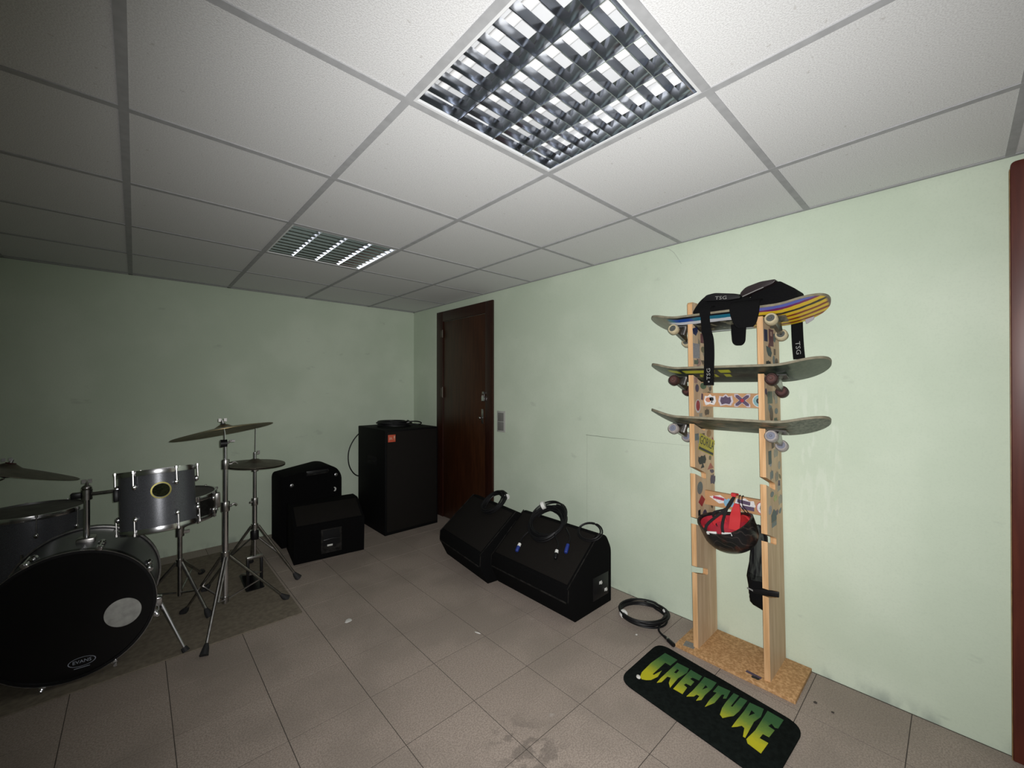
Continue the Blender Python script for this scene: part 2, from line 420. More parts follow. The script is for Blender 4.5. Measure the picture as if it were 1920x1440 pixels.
sw = thing('light_switch', 'grey light switch plate on the wall by the dark door', 'switch', (XR, 2.735, 1.055), world=True)
part(sw, G().box((XR - .008, 2.682, .962), (XR - .0005, 2.790, 1.148)), 'plate', M('switch_plate', (.40, .41, .38), .5), bevel=.002)
SWG = M('switch_grey', (.17, .17, .16), .45)
for q in range(2):
    z0 = .976 + q * .081
    part(sw, G().box((XR - .013, 2.698, z0), (XR - .008, 2.773, z0 + .075)), 'rocker', SWG, bevel=.0015)

# ------------------------------------------------------------------ recessed louvre lights (switched off)
LWH = M('white_light_frame', (.72, .73, .74), .5)
TUBEM = M('fluorescent_tube_off', (.85, .85, .84), .25)
def louvre():
    t = thing('ceiling_light', 'x', 'ceiling light')
    s = C / 2 - .013; q = s - .008
    f = G()
    for a, b in (((-s, -s), (s, -q)), ((-s, q), (s, s)), ((-s, -q), (-q, q)), ((q, -q), (s, q))):
        f.box((a[0], a[1], 0.0008), (b[0], b[1], .012))
    part(t, f, 'frame', LWH, smooth=False)
    hh = G()
    hh.box((-s, -s, .086), (s, s, .090)); hh.box((-s, -s, .012), (-s + .002, s, .088)); hh.box((s - .002, -s, .012), (s, s, .088))
    hh.box((-s, -s, .012), (s, -s + .002, .088)); hh.box((-s, s - .002, .012), (s, s, .088))
    part(t, hh, 'housing', LWH, smooth=False)
    row = 2 * q / 4
    for i in range(4):
        x = -q + row * (i + .5)
        part(t, G().cyl((x, -q + .01, .062), (x, q - .01, .062), .0145, n=16), 'tube', TUBEM)
    hb = .042
    for i in range(5):    # long parabolic reflectors between the tubes
        x = -q + row * i; prof = []
        for k in range(7):
            a = k / 6; prof.append((.0012 + .017 * a ** 1.8, .002 + hb * a))
        pl_ = [(x + u, v) for u, v in prof] + [(x - u, v) for u, v in reversed(prof)]
        pl_ = [(min(max(u, -q), q), v) for u, v in pl_]
        r = G().prism(pl_, lambda u, v, w_: (u, w_, v), -q, q); part(t, r, 'reflector', ALU, ang=60)
    n = 10; cs = 2 * q / n; me = None
    for i in range(4):
        xa = -q + row * i; xb = xa + row
        for k in range(0, n + 1):    # cross blades, V section, narrower towards the tube
            y = -q + cs * k + (.0107 if k == 0 else -.0107 if k == n else 0)
            if me is None:
                b = G(); h2 = .028; e = .0065
                b.add([(0, -.0007, .002), (row, -.0007, .002), (row, .0007, .002), (0, .0007, .002),
                       (0, -e, h2), (row, -e, h2), (row, e, h2), (0, e, h2)],
                      [(0,3,2,1),(4,5,6,7),(0,1,5,4),(1,2,6,5),(2,3,7,6),(3,0,4,7)])
                me = b.mesh('cross_blade', smooth=False)
            o = addobj('cross_blade', me, ALU, t); o.location = (xa, y, 0)
    return t
def copy_tree(o, parent=None):
    c = o.copy(); COL.objects.link(c); c.parent = parent
    for ch in list(o.children): copy_tree(ch, c)
    return c
L1 = louvre(); L2 = copy_tree(L1)
for o, (b, a), lab in ((L1, LIGHTS[0], 'large mirrored louvre ceiling light nearest the camera, switched off'),
                       (L2, LIGHTS[1], 'smaller-looking far louvre ceiling light over the middle of the room, switched off')):
    o.location = (XB + (b + .5) * C, YA + (a + .5) * C, H); o['label'] = lab; o['group'] = 'recessed ceiling lights'

#==PART2==
# ------------------------------------------------------------------ skateboard rack
PINE = woodmat('pine_edge', (.50, .29, .135), (.62, .385, .20), .6, (20, 20, 1.5), .25)
PLY = woodmat('birch_plywood', (.50, .355, .225), (.62, .465, .31), .6, (8, 8, 1.), .25)
def basemat():
    m, t = newmat('pressed_board', .65, spec=.25); n = t.noise(90, 3)
    t.col(t.mix(t.sstep(n, .35, .7), (.36, .20, .085), (.56, .34, .165))); return m
BASEM = basemat()
NZ = [1.695, 1.428, 1.174, .916, .655, .403]        # lower lip of the six slots
LEAN = .0165; PX0, PX1 = 2.135, 2.385; TH = .025; SL = math.tan(math.radians(20))
rk = thing('skateboard_rack', 'tall homemade wooden skateboard rack covered in stickers', 'rack', (2.24, .74, 0), world=True)
bs = part(rk, G().box((2.092, .470, 0), (2.388, 1.002, .018)), 'base_board', BASEM, bevel=.0015)
def post(y0):
    P = [(PX0, .018)]
    for z in reversed(NZ):
        sd = .135; top = z + .034
        P += [(PX0, z), (PX0 + sd - .008, z - SL * (sd - .008)), (PX0 + sd, z - SL * sd + .006), (PX0 + sd, z - SL * sd + .028),
              (PX0 + sd - .006, top - SL * (sd - .006)), (PX0, top)]
    P += [(PX0, 1.80), (PX0 + .01, 1.81), (PX1, 1.81), (PX1, .018)]
    fn = lambda u, v, w_: (u, y0 + w_ + LEAN * v, v)
    g = G().prism(P, fn, 0, TH)
    o = part(rk, g, 'post', PLY, smooth=False)
    o.data.materials.append(PINE)
    for p in o.data.polygons:
        if abs(p.normal.y) < .5: p.material_index = 1
    return o
PYL, PYR = .900, .575
pL, pR = post(PYL), post(PYR)
def rung(z0, z1, x):
    fn = lambda u, v, w_: (w_, u, v)
    ya, yb = PYR + TH + LEAN * z0, PYL + LEAN * z0
    return part(rk, G().prism([(ya, z0), (yb, z0), (yb, z1), (ya, z1)], fn, x, x + .02), 'rung', M('rung_wood', (.46, .25, .115), .6, var=.2, vs=10), smooth=False)
RX = 2.25
r1, r2 = rung(1.262, 1.334, RX), rung(.738, .812, RX)
# stickers: (frac across post, z, width m, height m, shape, colour, rotation deg, second colour)
def shp(kind, w_, h_):
    if kind == 'o': return [(w_ / 2 * math.cos(2 * PI * i / 16), h_ / 2 * math.sin(2 * PI * i / 16)) for i in range(16)]
    if kind == 'd': return [(-w_ / 2, 0), (0, -h_ / 2), (w_ / 2, 0), (0, h_ / 2)]
    if kind == 't': return [(-w_ / 2, -h_ / 2), (w_ / 2, -h_ / 2), (0, h_ / 2)]
    if kind == 's': return [(-w_ / 2, h_ / 2), (-w_ / 2, -.1 * h_), (0, -h_ / 2), (w_ / 2, -.1 * h_), (w_ / 2, h_ / 2)]
    if kind == 'l': return [(-w_ / 2, h_ / 2), (w_ * .2, h_ * .35), (w_ / 2, -h_ * .1), (w_ * .3, -h_ / 2), (-w_ * .15, -h_ * .4), (-w_ * .4, 0)]
    if kind == 'x':
        a = .2; r = [(.5, .5 - a), (.5, .5), (.5 - a, .5), (0, a), (-.5 + a, .5), (-.5, .5), (-.5, .5 - a), (-a, 0), (-.5, -.5 + a), (-.5, -.5), (-.5 + a, -.5), (0, -a), (.5 - a, -.5), (.5, -.5), (.5, -.5 + a), (a, 0)]
        return [(p * w_, q * h_) for p, q in r]
    if kind == 'c':   # ragged crest
        return [(-.5*w_, -.1*h_), (-.42*w_, .35*h_), (-.2*w_, .3*h_), (0, .5*h_), (.2*w_, .3*h_), (.42*w_, .38*h_), (.5*w_, -.1*h_), (.35*w_, -.45*h_), (0, -.38*h_), (-.35*w_, -.5*h_)]
    if kind == 'g':   # standing figure
        return [(-.45*w_, .5*h_), (-.3*w_, .38*h_), (-.1*w_, .5*h_), (.15*w_, .42*h_), (.35*w_, .5*h_), (.5*w_, .1*h_), (.35*w_, -.2*h_), (.1*w_, -.15*h_), (.25*w_, -.5*h_), (-.2*w_, -.5*h_), (0, -.2*h_), (-.35*w_, -.15*h_), (-.5*w_, .15*h_)]
    return [(-w_ / 2, -h_ / 2), (w_ / 2, -h_ / 2), (w_ / 2, h_ / 2), (-w_ / 2, h_ / 2)]
STC = {}
def sm(c):
    if c not in STC: STC[c] = M('sticker_%d' % len(STC), c, .5, var=.25, vs=120)
    return STC[c]
def sticker(parent, Mx, kind, w_, h_, c, rot=0, lift=.0004):
    a = math.radians(rot); P = [(u * math.cos(a) - v * math.sin(a), u * math.sin(a) + v * math.cos(a)) for u, v in shp(kind, w_, h_)]
    g = G().prism(P, lambda u, v, q: Mx @ Vector((u, v, q)), lift, lift + .0005)
    return part(rk, g, 'sticker', sm(c), parent, smooth=False)
DB, MR, GY, OL, GG, BR, PK, PU, GN, RD, WH, BG, OR, BK, TE, YE, LG = ((.015,.022,.09),(.13,.018,.035),(.30,.29,.32),(.16,.13,.06),(.11,.14,.10),(.12,.07,.045),(.42,.26,.22),(.09,.06,.11),(.08,.14,.07),(.33,.02,.035),(.68,.66,.66),(.14,.17,.18),(.36,.19,.07),(.012,.012,.014),(.04,.075,.085),(.50,.43,.03),(.34,.31,.26))
def zl(v): return 1.372 - .00297 * (v - 723)
def zr(v): return 1.372 - .00263 * (v - 723)
LST = [(1308,627,.030,.044,'s',DB,15),(1321,637,.026,.050,'r',MR,0),(1309,661,.040,.078,'r',GY,0),(1309.5,662,.022,.05,'g',PU,0),(1321.5,657,.026,.034,'o',OL,0),(1308,681,.024,.022,'r',GG,0),(1321,681,.028,.026,'t',BR,180),
 (1307,713,.02,.03,'r',PK,0),(1309,727,.022,.042,'o',PU,0),(1321,723,.040,.036,'o',GN,0),(1310,759,.032,.072,'o',WH,0),(1310,758,.024,.056,'o',RD,0),(1327,771,.03,.036,'c',BR,0),(1315,777,.02,.03,'r',LG,0),(1332,717,.024,.05,'r',LG,5),(1331,738,.02,.03,'c',OL,0),
 (1307,813,.022,.035,'r',BG,0),(1317,811,.03,.014,'r',BR,0),(1330,811,.03,.04,'o',OR,0),(1337,826,.03,.046,'t',RD,0),
 (1316,859,.05,.066,'g',BK,0),(1332,871,.042,.034,'t',(.42,.12,.09),0),(1311,904,.034,.066,'o',BG,0),(1336,897,.034,.058,'c',PU,-15),(1314,928,.042,.062,'d',RD,0),(1309,947,.014,.03,'r',BK,0),(1310,960,.016,.022,'r',BK,0),(1319,957,.03,.066,'o',PU,0)]
def mxL(u, z):
    x = PX0 + (u - 1303) / 37 * (PX1 - PX0); return frame((x, PYL + LEAN * z, z), (1, 0, 0), (0, LEAN, 1), (0, -1, 0))
def mxR(u, z):
    x = PX0 + (u - 1435) / 34 * (PX1 - PX0); return frame((x, PYR + LEAN * z, z), (1, 0, 0), (0, LEAN, 1), (0, -1, 0))
for k_, (u, v, a, b, kd, c, r) in enumerate(LST): sticker(pL, mxL(u, zl(v)), kd, a * 2., b, c, r, .0004 + .0003 * (k_ % 3))
RST = [(1440,633,.034,.056,'r',DB,0),(1451,635,.048,.082,'r',MR,0),(1451,628,.02,.022,'r',PK,0),(1447,655,.03,.03,'r',(.2,.03,.03),-40),(1446,661,.06,.05,'l',TE,0),(1444,682,.05,.026,'c',BK,0),(1456,675,.026,.042,'o',BG,0),(1462,679,.034,.042,'o',BR,0),(1458,660,.02,.03,'r',BR,0),(1454,612,.03,.02,'r',LG,0),
 (1446,744,.050,.058,'r',GG,0),(1448,775,.036,.068,'o',BR,0),(1459,770,.036,.03,'o',BG,0),(1457,789,.034,.036,'r',GG,0),(1459,748,.03,.05,'c',LG,0),(1438,733,.02,.03,'o',PU,0),(1463,735,.024,.03,'o',(.3,.25,.22),0),
 (1443,851,.03,.062,'r',TE,0),(1456,846,.05,.05,'c',LG,0),(1446,883,.034,.046,'c',BG,0),(1457,890,.036,.05,'c',(.26,.22,.17),0),(1463,872,.03,.04,'o',LG,0),(1446,918,.036,.026,'o',BG,0),(1453,928,.036,.032,'c',(.42,.42,.16),0),(1464,936,.046,.052,'c',LG,0),(1449,957,.054,.058,'s',TE,180),(1449,973,.05,.022,'r',BG,0)]
for k_, (u, v, a, b, kd, c, r) in enumerate(RST): sticker(pR, mxR(u, zr(v)), kd, a * 1.45, b, c, r, .0004 + .0003 * (k_ % 3))
rnd = random.Random(21)          # small worn stickers filling the faces
def free(z, x):
    return all(not (nz - SL * .135 - .03 < z < nz + .06) for nz in NZ) or x > .185
for po, mx_, u0, du in ((pL, mxL, 1303, 37), (pR, mxR, 1435, 34)):
    n_ = 0
    while n_ < 16:
        z = rnd.uniform(.70, 1.66); x = rnd.uniform(.03, .22)
        if not free(z, x): continue
        n_ += 1
        sticker(po, mx_(u0 + x / .25 * du, z), rnd.choice('orcsl'), rnd.uniform(.03, .06), rnd.uniform(.022, .045), rnd.choice((LG, GY, BG, BR, GG, PK, OL, (.26,.22,.17), PU)), rnd.uniform(-20, 20), .0002)
# yellow label with its lettering
zz = zl(831); Mg = mxL(1325, zz) @ Matrix.Rotation(math.radians(-17), 4, 'Z')
sticker(pL, Mg, 'r', .200, .088, YE, 0, .0012)
part(rk, textG('GORILA', .066, Mg @ Matrix.Translation((0, .010, .0019)) @ Matrix.Scale(.8, 4, (1, 0, 0))), 'lettering', sm(BK), pL, smooth=False)
sticker(pL, Mg @ Matrix.Translation((0, -.033, 0)), 'r', .19, .013, BK, 0, .0020)
# rung stickers face the room
def mxG(u, z): return frame((RX, .900 - (u - 1320) / 107 * .30 + LEAN * z, z), (0, -1, 0), (0, 0, 1))
zz = 1.298
for u, a, b, kd, c, lift in ((1333,.062,.060,'c',WH,.0004),(1330,.03,.026,'o',(.5,.2,.12),.001),(1336,.022,.03,'g',BK,.001),(1361,.074,.062,'c',(.55,.5,.55),.0004),(1361,.054,.046,'c',PU,.001),(1389,.074,.066,'x',(.5,.45,.5),.0004),(1389,.062,.054,'x',PU,.001),(1389,.018,.018,'o',RD,.0016),(1417,.064,.064,'o',WH,.0004),(1417,.058,.058,'o',(.20,.36,.38),.001),(1417,.030,.030,'o',BK,.0016),(1417,.014,.018,'o',GY,.0021)):
    sticker(r1, mxG(u, zz), kd, a, b, c, 0, lift)
zz = .775
for u, dz, a, b, kd, c, rot, lift in ((1347,.004,.105,.046,'d',WH,-6,.0004),(1347,.008,.064,.014,'r',(.4,.05,.08),-4,.001),(1363,-.004,.05,.044,'c',(.22,.42,.58),0,.0013),(1390,.006,.095,.055,'c',WH,0,.0004),(1388,.012,.06,.018,'r',PU,-4,.001),(1395,-.014,.055,.02,'r',PU,0,.001),(1420,0,.068,.068,'o',(.45,.12,.12),0,.0004),(1420,0,.06,.06,'o',WH,0,.001),(1420,0,.036,.036,'c',BG,0,.0016)):
    sticker(r2, mxG(u, zz + dz), kd, a, b, c, rot, lift)
def mxB(x, y): return frame((x, y, .018), (0, -1, 0), (1, 0, 0))
sticker(bs, mxB(2.135, .945), 'r', .052, .05, (.22, .215, .20), 8)
sticker(bs, mxB(2.135, .645), 'r', .065, .018, PU, -5)
sticker(bs, mxB(2.118, .632), 'c', .034, .022, BK, 0, .001)

# ------------------------------------------------------------------ skateboards
GRIP = M('black_grip_tape', (.012, .012, .012), .95, bump=.5, bs=900)
MAPLE = M('maple_ply_edge', (.24, .215, .15), .55, var=.3, vs=40)
def grap1():
    m, t = newmat('striped_deck_graphic', .35); x, y, z = t.xyz(); u = t.m('DIVIDE', t.m('ADD', x, .1), .2)
    u = t.m('ADD', u, t.m('MULTIPLY', t.m('SUBTRACT', t.noise(60, 2, sc=(1, .25, 1)), .5), .05))
    Y_, R_, K_ = (.62, .42, .02), (.20, .03, .01), (.03, .018, .01)
    a = t.ramp(u, [(0, (.10, .12, .42)), (.10, (.16, .02, .10)), (.17, Y_), (.29, K_), (.36, Y_), (.47, R_), (.55, Y_), (.65, R_), (.73, Y_), (.83, R_), (.90, Y_)])
    b = t.ramp(u, [(0, (.005, .006, .01)), (.07, (.01, .14, .22)), (.20, (.60, .62, .66)), (.33, (.006, .006, .007)), (.86, (.55, .60, .62)), (.95, (.02, .02, .03))])
    b = t.mix(t.m('MULTIPLY', t.m('MULTIPLY', t.sstep(t.noise(26, 4), .5, .6), .8), t.band(u, .36, .84, .03)), b, (.16, .15, .10))
    b = t.mix(t.band(t.m('ADD', y, t.m('MULTIPLY', u, .1)), .16, .26, .01), b, t.mix(t.band(u, .07, .2), b, (.01, .06, .30)))
    c = t.mix(t.sstep(t.m('ADD', y, t.m('MULTIPLY', t.noise(18, 3), .06)), -.075, -.055), a, b)
    c = t.mix(t.sstep(t.m('ADD', y, t.m('MULTIPLY', t.noise(20, 3), .08)), .29, .34), c, t.mix(t.noise(40, 3), (.10, .09, .06), (.24, .23, .16)))
    tip = t.sstep(t.m('MULTIPLY', y, -1.), .392, .404); c = t.mix(tip, c, (.12, .08, .07))
    t.col(c); return m
def grap2():
    m, t = newmat('dark_green_deck_graphic', .4); x, y, z = t.xyz(); u = t.m('DIVIDE', t.m('ADD', x, .1), .2)
    c = t.mix(t.sstep(t.noise(25, 5), .35, .7), (.010, .014, .012), (.030, .042, .028))
    dash = t.m('MULTIPLY', t.band(u, .10, .24, .01), t.m('MULTIPLY', t.band(y, -.03, .33, .005), t.sstep(t.noise(14, 2, sc=(.2, 1, 1)), .40, .44)))
    d2_ = t.m('MULTIPLY', t.band(u, .32, .48, .01), t.m('MULTIPLY', t.band(y, -.02, .16, .005), t.sstep(t.noise(19, 2, sc=(.2, 1, 1)), .44, .48)))
    c = t.mix(t.m('MAXIMUM', dash, d2_), c, (.33, .34, .02))
    wear = t.sstep(t.m('ADD', t.m('ABSOLUTE', y), t.m('MULTIPLY', t.noise(16, 4), .05)), .285, .305)
    c = t.mix(wear, c, t.mix(t.noise(60, 4), (.045, .060, .045), (.13, .15, .105))); t.col(c); return m
def grap3():
    m, t = newmat('worn_olive_deck_graphic', .5); x, y, z = t.xyz()
    c = t.mix(t.sstep(t.noise(30, 6, sc=(1, .4, 1)), .35, .7), (.035, .038, .026), (.12, .115, .075))
    c = t.mix(t.m('MULTIPLY', t.sstep(t.noise(22, 5, sc=(2, .6, 1)), .57, .62), .8), c, (.20, .13, .08))
    wear = t.sstep(t.m('ADD', t.m('ABSOLUTE', y), t.m('MULTIPLY', t.noise(16, 4), .05)), .28, .31)
    c = t.mix(wear, c, t.mix(t.sstep(t.noise(80, 3), .3, .7), (.06, .072, .055), (.17, .18, .14))); t.col(c); return m
def deckfun(L_, W_):
    def hw(y):
        a = abs(y); s = L_ / 2 - .105
        return W_ / 2 if a < s else W_ / 2 * math.sqrt(max(0, 1 - ((a - s) / .105) ** 2)) ** .9
    def zf(x, y):
        a = abs(y); t = max(0, (a - .215) / (L_ / 2 - .215)); k = .062 * t ** 1.55
        return k + .010 * (x / (W_ / 2)) ** 2 * (1 - t * .8)
    return hw, zf
def skateboard(lab, gm, wheel, core, loc, rot, L_=.815, W_=.2):
    t = thing('skateboard', lab, 'skateboard', loc, rot, 'skateboards on the wooden rack')
    hw, zf = deckfun(L_, W_); ny, nx = 44, 8
    ys = [-L_ / 2 * math.cos(PI * i / ny) * .9998 for i in range(ny + 1)]
    def surf(dz, sc=1.):   # sc narrows the sheet a little
        g = []
        for y in ys:
            w_ = max(hw(y * 1.) * sc, .002)
            for k in range(nx + 1):
                x = -w_ + 2 * w_ * k / nx; g.append((x, y, zf(x, y) + dz))
        return g
    fs = [(i * (nx + 1) + k, i * (nx + 1) + k + 1, (i + 1) * (nx + 1) + k + 1, (i + 1) * (nx + 1) + k) for i in range(ny) for k in range(nx)]
    a, b = surf(.0055), surf(-.0055); n = len(a); ff = list(fs) + [tuple(n + q for q in reversed(f)) for f in fs]
    bd = [i * (nx + 1) for i in range(ny + 1)] + [ny * (nx + 1) + k for k in range(1, nx + 1)] + [i * (nx + 1) + nx for i in range(ny - 1, -1, -1)] + [k for k in range(nx - 1, 0, -1)]
    for i in range(len(bd)): p, q = bd[i], bd[(i + 1) % len(bd)]; ff.append((p, q, n + q, n + p))
    part(t, G().add(a + b, ff), 'deck', MAPLE)
    part(t, G().add(surf(.0062, .99), fs), 'grip_tape', GRIP)
    part(t, G().add(surf(-.0061, .985), [tuple(reversed(f)) for f in fs]), 'graphic', gm)
    for s in (-1, 1):
        y = .232 if s > 0 else -.216
        q = G().box((-.028, y - .038, -.0125), (.028, y + .038, -.0062))
        q.add([(-.020, y - s * .004 - .014, -.012), (.020, y - s * .004 - .014, -.012), (.020, y + .018, -.012), (-.020, y + .018, -.012),
               (-.060, y - .010, -.046), (.060, y - .010, -.046), (.060, y + .010, -.046), (-.060, y + .010, -.046),
               (-.060, y - .008, -.060), (.060, y - .008, -.060), (.060, y + .008, -.060), (-.060, y + .008, -.060)],
              [(0,1,5,4),(1,2,6,5),(2,3,7,6),(3,0,4,7),(4,5,9,8),(5,6,10,9),(6,7,11,10),(7,4,8,11),(8,9,10,11)])
        q.cyl((-.104, y, -.053), (.104, y, -.053), .004, n=8)
        q.cyl((0, y - s * .022, -.012), (0, y - s * .016, -.050), .011, n=10)
        tr = part(t, q, 'truck', CHROME2, ang=30)
        for e in (-1, 1):
            Mx = Matrix.Translation((e * .084, y, -.053)) @ Matrix.Rotation(PI / 2, 4, 'Y')
            wl = G().lathe([(.006, -.014), (.017, -.014), (.018, -.017), (.0225, -.017), (.0262, -.012), (.0268, 0), (.0262, .012), (.0225, .017), (.018, .017), (.017, .014), (.006, .014)], 24, Mx)
            part(t, wl, 'wheel', wheel, tr)
            cr = G().lathe([(.0055, -.0152), (.0165, -.0148), (.0165, .0148), (.0055, .0152)], 16, Mx).ball((e * .084 + e * .016, y, -.053), .0055, 8, 6)
            part(t, cr, 'wheel_core', core, tr)
    return t
CREAM = M('cream_wheel', (.50, .43, .28), .45, var=.2, vs=60)
MAROON = M('dark_maroon_wheel', (.045, .018, .016), .5, var=.5, vs=60)
GREYW = M('grey_wheel', (.34, .31, .30), .45, var=.3, vs=60)
DKC = M('dark_core', (.07, .075, .07), .5); MRC = M('maroon_core', (.075, .03, .025), .5); GYC = M('bluegrey_core', (.16, .17, .22), .4)
bx = PX0 + .135 - .1 * math.cos(math.radians(20)) + .002
def bz(n_): return NZ[n_] + .0095 - (bx - PX0) * SL
T20 = math.radians(20)
skateboard('topmost skateboard, underside striped yellow and red with cream wheels', grap1(), CREAM, DKC, (bx, .770, bz(0)), (0, T20, 0))
skateboard('middle skateboard with dark green underside and dark maroon wheels', grap2(), MAROON, MRC, (bx, .768, bz(1)), (0, T20, 0))
skateboard('lowest skateboard with scratched olive underside and grey wheels', grap3(), GREYW, GYC, (bx, .770, bz(2)), (0, T20, 0))

# ------------------------------------------------------------------ knee pads on the top board
INK = M('grey_print', (.21, .21, .20), .6)
def pad(lab, sil, x0, x1, name='knee_pad'):
    ys = [p[0] for p in sil]; c = ((x0 + x1) / 2, sum(ys) / len(ys), min(p[1] for p in sil))
    t = thing(name, lab, 'knee pad', c, world=True, group='pads draped over the top skateboard')
    return t
FZ = lambda u, v, w_: (w_, u, v)
# left pad: padded sleeve folded over the deck, cap on its outside, flap and tab hanging in front
k1 = pad('left black knee pad draped over the top skateboard, flap hanging down', [(.94, 1.72), (.6, 1.64)], 2.06, 2.24)
S1 = [(.925, 1.742), (.905, 1.775), (.880, 1.806), (.850, 1.828), (.800, 1.832), (.701, 1.812), (.640, 1.782), (.612, 1.742), (.640, 1.725), (.725, 1.735), (.811, 1.735)]
part(k1, G().prism(roundpoly(S1, .02, 3), FZ, 2.115, 2.245), 'padded_sleeve', FABRIC, bevel=.012, seg=3)
part(k1, G().prism(roundpoly([(.855, 1.796), (.845, 1.824), (.80, 1.829), (.70, 1.809), (.68, 1.785), (.74, 1.783)], .012, 3), FZ, 2.092, 2.118), 'cap', BLKPL, bevel=.009, seg=3)
fl_ = [(2.15, .662, 1.772), (2.10, .660, 1.766), (2.058, .656, 1.742), (2.048, .652, 1.690), (2.056, .650, 1.640)]
part(k1, G().ribbon(spline(fl_, 4), (0, 1, 0), [.125] * 9 + [.125, .122, .118, .112, .104, .094, .08, .06], .010), 'flap', FABRIC)
st = spline([(2.16, .832, 1.765), (2.09, .832, 1.765), (2.055, .831, 1.742), (2.050, .828, 1.70), (2.058, .826, 1.645), (2.070, .820, 1.600), (2.060, .813, 1.53), (2.050, .811, 1.45), (2.048, .811, 1.375)], 5)
part(k1, G().ribbon(st, (0, 1, 0), [.05 if i < 14 else (.042 if i < 20 else .047) for i in range(len(st))], .004), 'strap', FABRIC)
part(k1, G().prism(roundpoly([(.765, 1.70), (.756, 1.59), (.742, 1.573), (.71, 1.572), (.698, 1.590), (.692, 1.70)], .01, 3), FZ, 2.195, 2.207), 'tab', FABRIC, bevel=.003)
part(k1, textG('TSG', .023, frame((2.0905, .770, 1.799), (0, -1, -.10), (0, -.1, 1)) @ Matrix.Scale(1.35, 4, (1, 0, 0))), 'lettering', INK, smooth=False)
part(k1, textG('TSG', .024, frame((2.0455, .811, 1.430), (0, 0, 1), (0, 1, 0)) @ Matrix.Scale(1.35, 4, (1, 0, 0))), 'lettering', INK, smooth=False)
part(k1, G().ball((2.0462, .811, 1.392), (.0005, .004, .004), 8, 6), 'print_dot', INK)
# right pad: standing cap with a boxy sleeve
k2 = pad('right boxy black knee pad standing higher on the top skateboard', [(.68, 1.80), (.46, 1.70)], 2.08, 2.27)
S2 = [(.655, 1.775), (.640, 1.805), (.560, 1.835), (.531, 1.842), (.470, 1.796), (.463, 1.748), (.462, 1.735), (.56, 1.730), (.63, 1.745)]
part(k2, G().prism(roundpoly(S2, .008, 3), FZ, 2.12, 2.255), 'padded_sleeve', FABRIC, bevel=.006, seg=2)
part(k2, G().prism(roundpoly([(.684, 1.806), (.660, 1.831), (.599, 1.846), (.535, 1.846), (.548, 1.828), (.62, 1.806), (.675, 1.786)], .012, 3), FZ, 2.085, 2.145), 'cap', M('cap_plastic', (.018, .012, .013), .35), bevel=.008, seg=3)
part(k2, G().tube([(2.083, .672, 1.789), (2.083, .615, 1.808), (2.083, .585, 1.817)], .0022, 6), 'piping', INK)
st2 = spline([(2.20, .505, 1.742), (2.255, .505, 1.74), (2.285, .504, 1.70), (2.283, .502, 1.64), (2.275, .497, 1.56), (2.27, .491, 1.496)], 5)
part(k2, G().ribbon(st2, (0, 1, 0), .046, .004), 'strap', FABRIC)
part(k2, textG('TSG', .026, frame((2.2665, .4955, 1.548), (0, -.07, -1), (0, -1, .07)) @ Matrix.Scale(1.35, 4, (1, 0, 0))), 'lettering', INK, smooth=False)
part(k2, G().prism(roundpoly([(.470, 1.70), (.435, 1.712), (.432, 1.675), (.462, 1.655)], .006, 3), FZ, 2.262, 2.266), 'care_label', M('label_grey', (.28, .27, .30), .7), smooth=False)

# ------------------------------------------------------------------ helmet hanging upside down from the lower rung
hl = thing('helmet', 'black skate helmet with red lining hanging upside down from the lower rung', 'helmet', (2.165, .765, .548), (0, 0, 0))
def helmmat():
    m, t = newmat('black_helmet_shell', .35); n = t.noise(14, 5)
    c = t.mix(t.sstep(n, .5, .62), (.008, .008, .009), (.045, .016, .012)); w_ = nd(t.nt, 'ShaderNodeTexWave', wave_type='RINGS'); w_.inputs['Scale'].default_value = 9; w_.inputs['Distortion'].default_value = 14
    t.nt.links.new(t.tc.outputs['Object'], w_.inputs[0]); t.col(t.mix(t.m('MULTIPLY', t.sstep(w_.outputs['Fac'], .9, .99), .10), c, (.22, .17, .15))); return m
Rh = Matrix.Translation((0, 0, .118)) @ Euler((math.radians(-13), math.radians(-20), 0)).to_matrix().to_4x4()
def bowl(a, b, c, z1, n=28, m=10, lift=None):
    vs, fs = [], []
    for i in range(m + 1):
        ph = PI / 2 * i / m
        for k in range(n):
            q = 2 * PI * k / n; e = z1 + (.030 * math.sin(q) ** 2 if lift else 0)
            rr = math.sin(ph) ** .85; zz = -c * math.cos(ph)
            if i == m: zz = e
            if i == m - 1: zz = max(zz, -.2 * c) + .6 * e
            vs.append((a * rr * math.cos(q), b * rr * math.sin(q), zz))
    for i in range(m):
        for k in range(n): l = (k + 1) % n; fs.append((i * n + k, i * n + l, (i + 1) * n + l, (i + 1) * n + k))
    return vs, fs
vo, fo_ = bowl(.104, .133, .118, .028, lift=True); vi, _ = bowl(.094, .123, .108, .028, lift=True); n = len(vo)
sh = G().add(vo + vi, fo_ + [tuple(n + q for q in reversed(f)) for f in fo_] + [(n - 28 + k, n - 28 + (k + 1) % 28, 2 * n - 28 + (k + 1) % 28, 2 * n - 28 + k) for k in range(28)], Rh)
hs = part(hl, sh, 'shell', helmmat(), ang=70)
vi, fi = bowl(.093, .122, .100, .014, lift=True); part(hl, G().add(vi, [tuple(reversed(f)) for f in fi], Rh), 'lining', M('red_lining', (.42, .012, .03), .8, var=.35, vs=25), ang=80)
RDM = M('red_pad', (.50, .02, .025), .7)
for q in (-1.9, -.6, .7, 2.0):
    p = [(.086 * math.cos(q + e) * 1., .113 * math.sin(q + e), z) for e, z in ((-.35, 0.), (-.12, .012), (.12, .012), (.35, 0.))]
    part(hl, G().ribbon([Rh @ Vector(v) for v in p], Rh.to_3x3() @ Vector((0, 0, 1)), .034, .009), 'lining_pad', RDM)
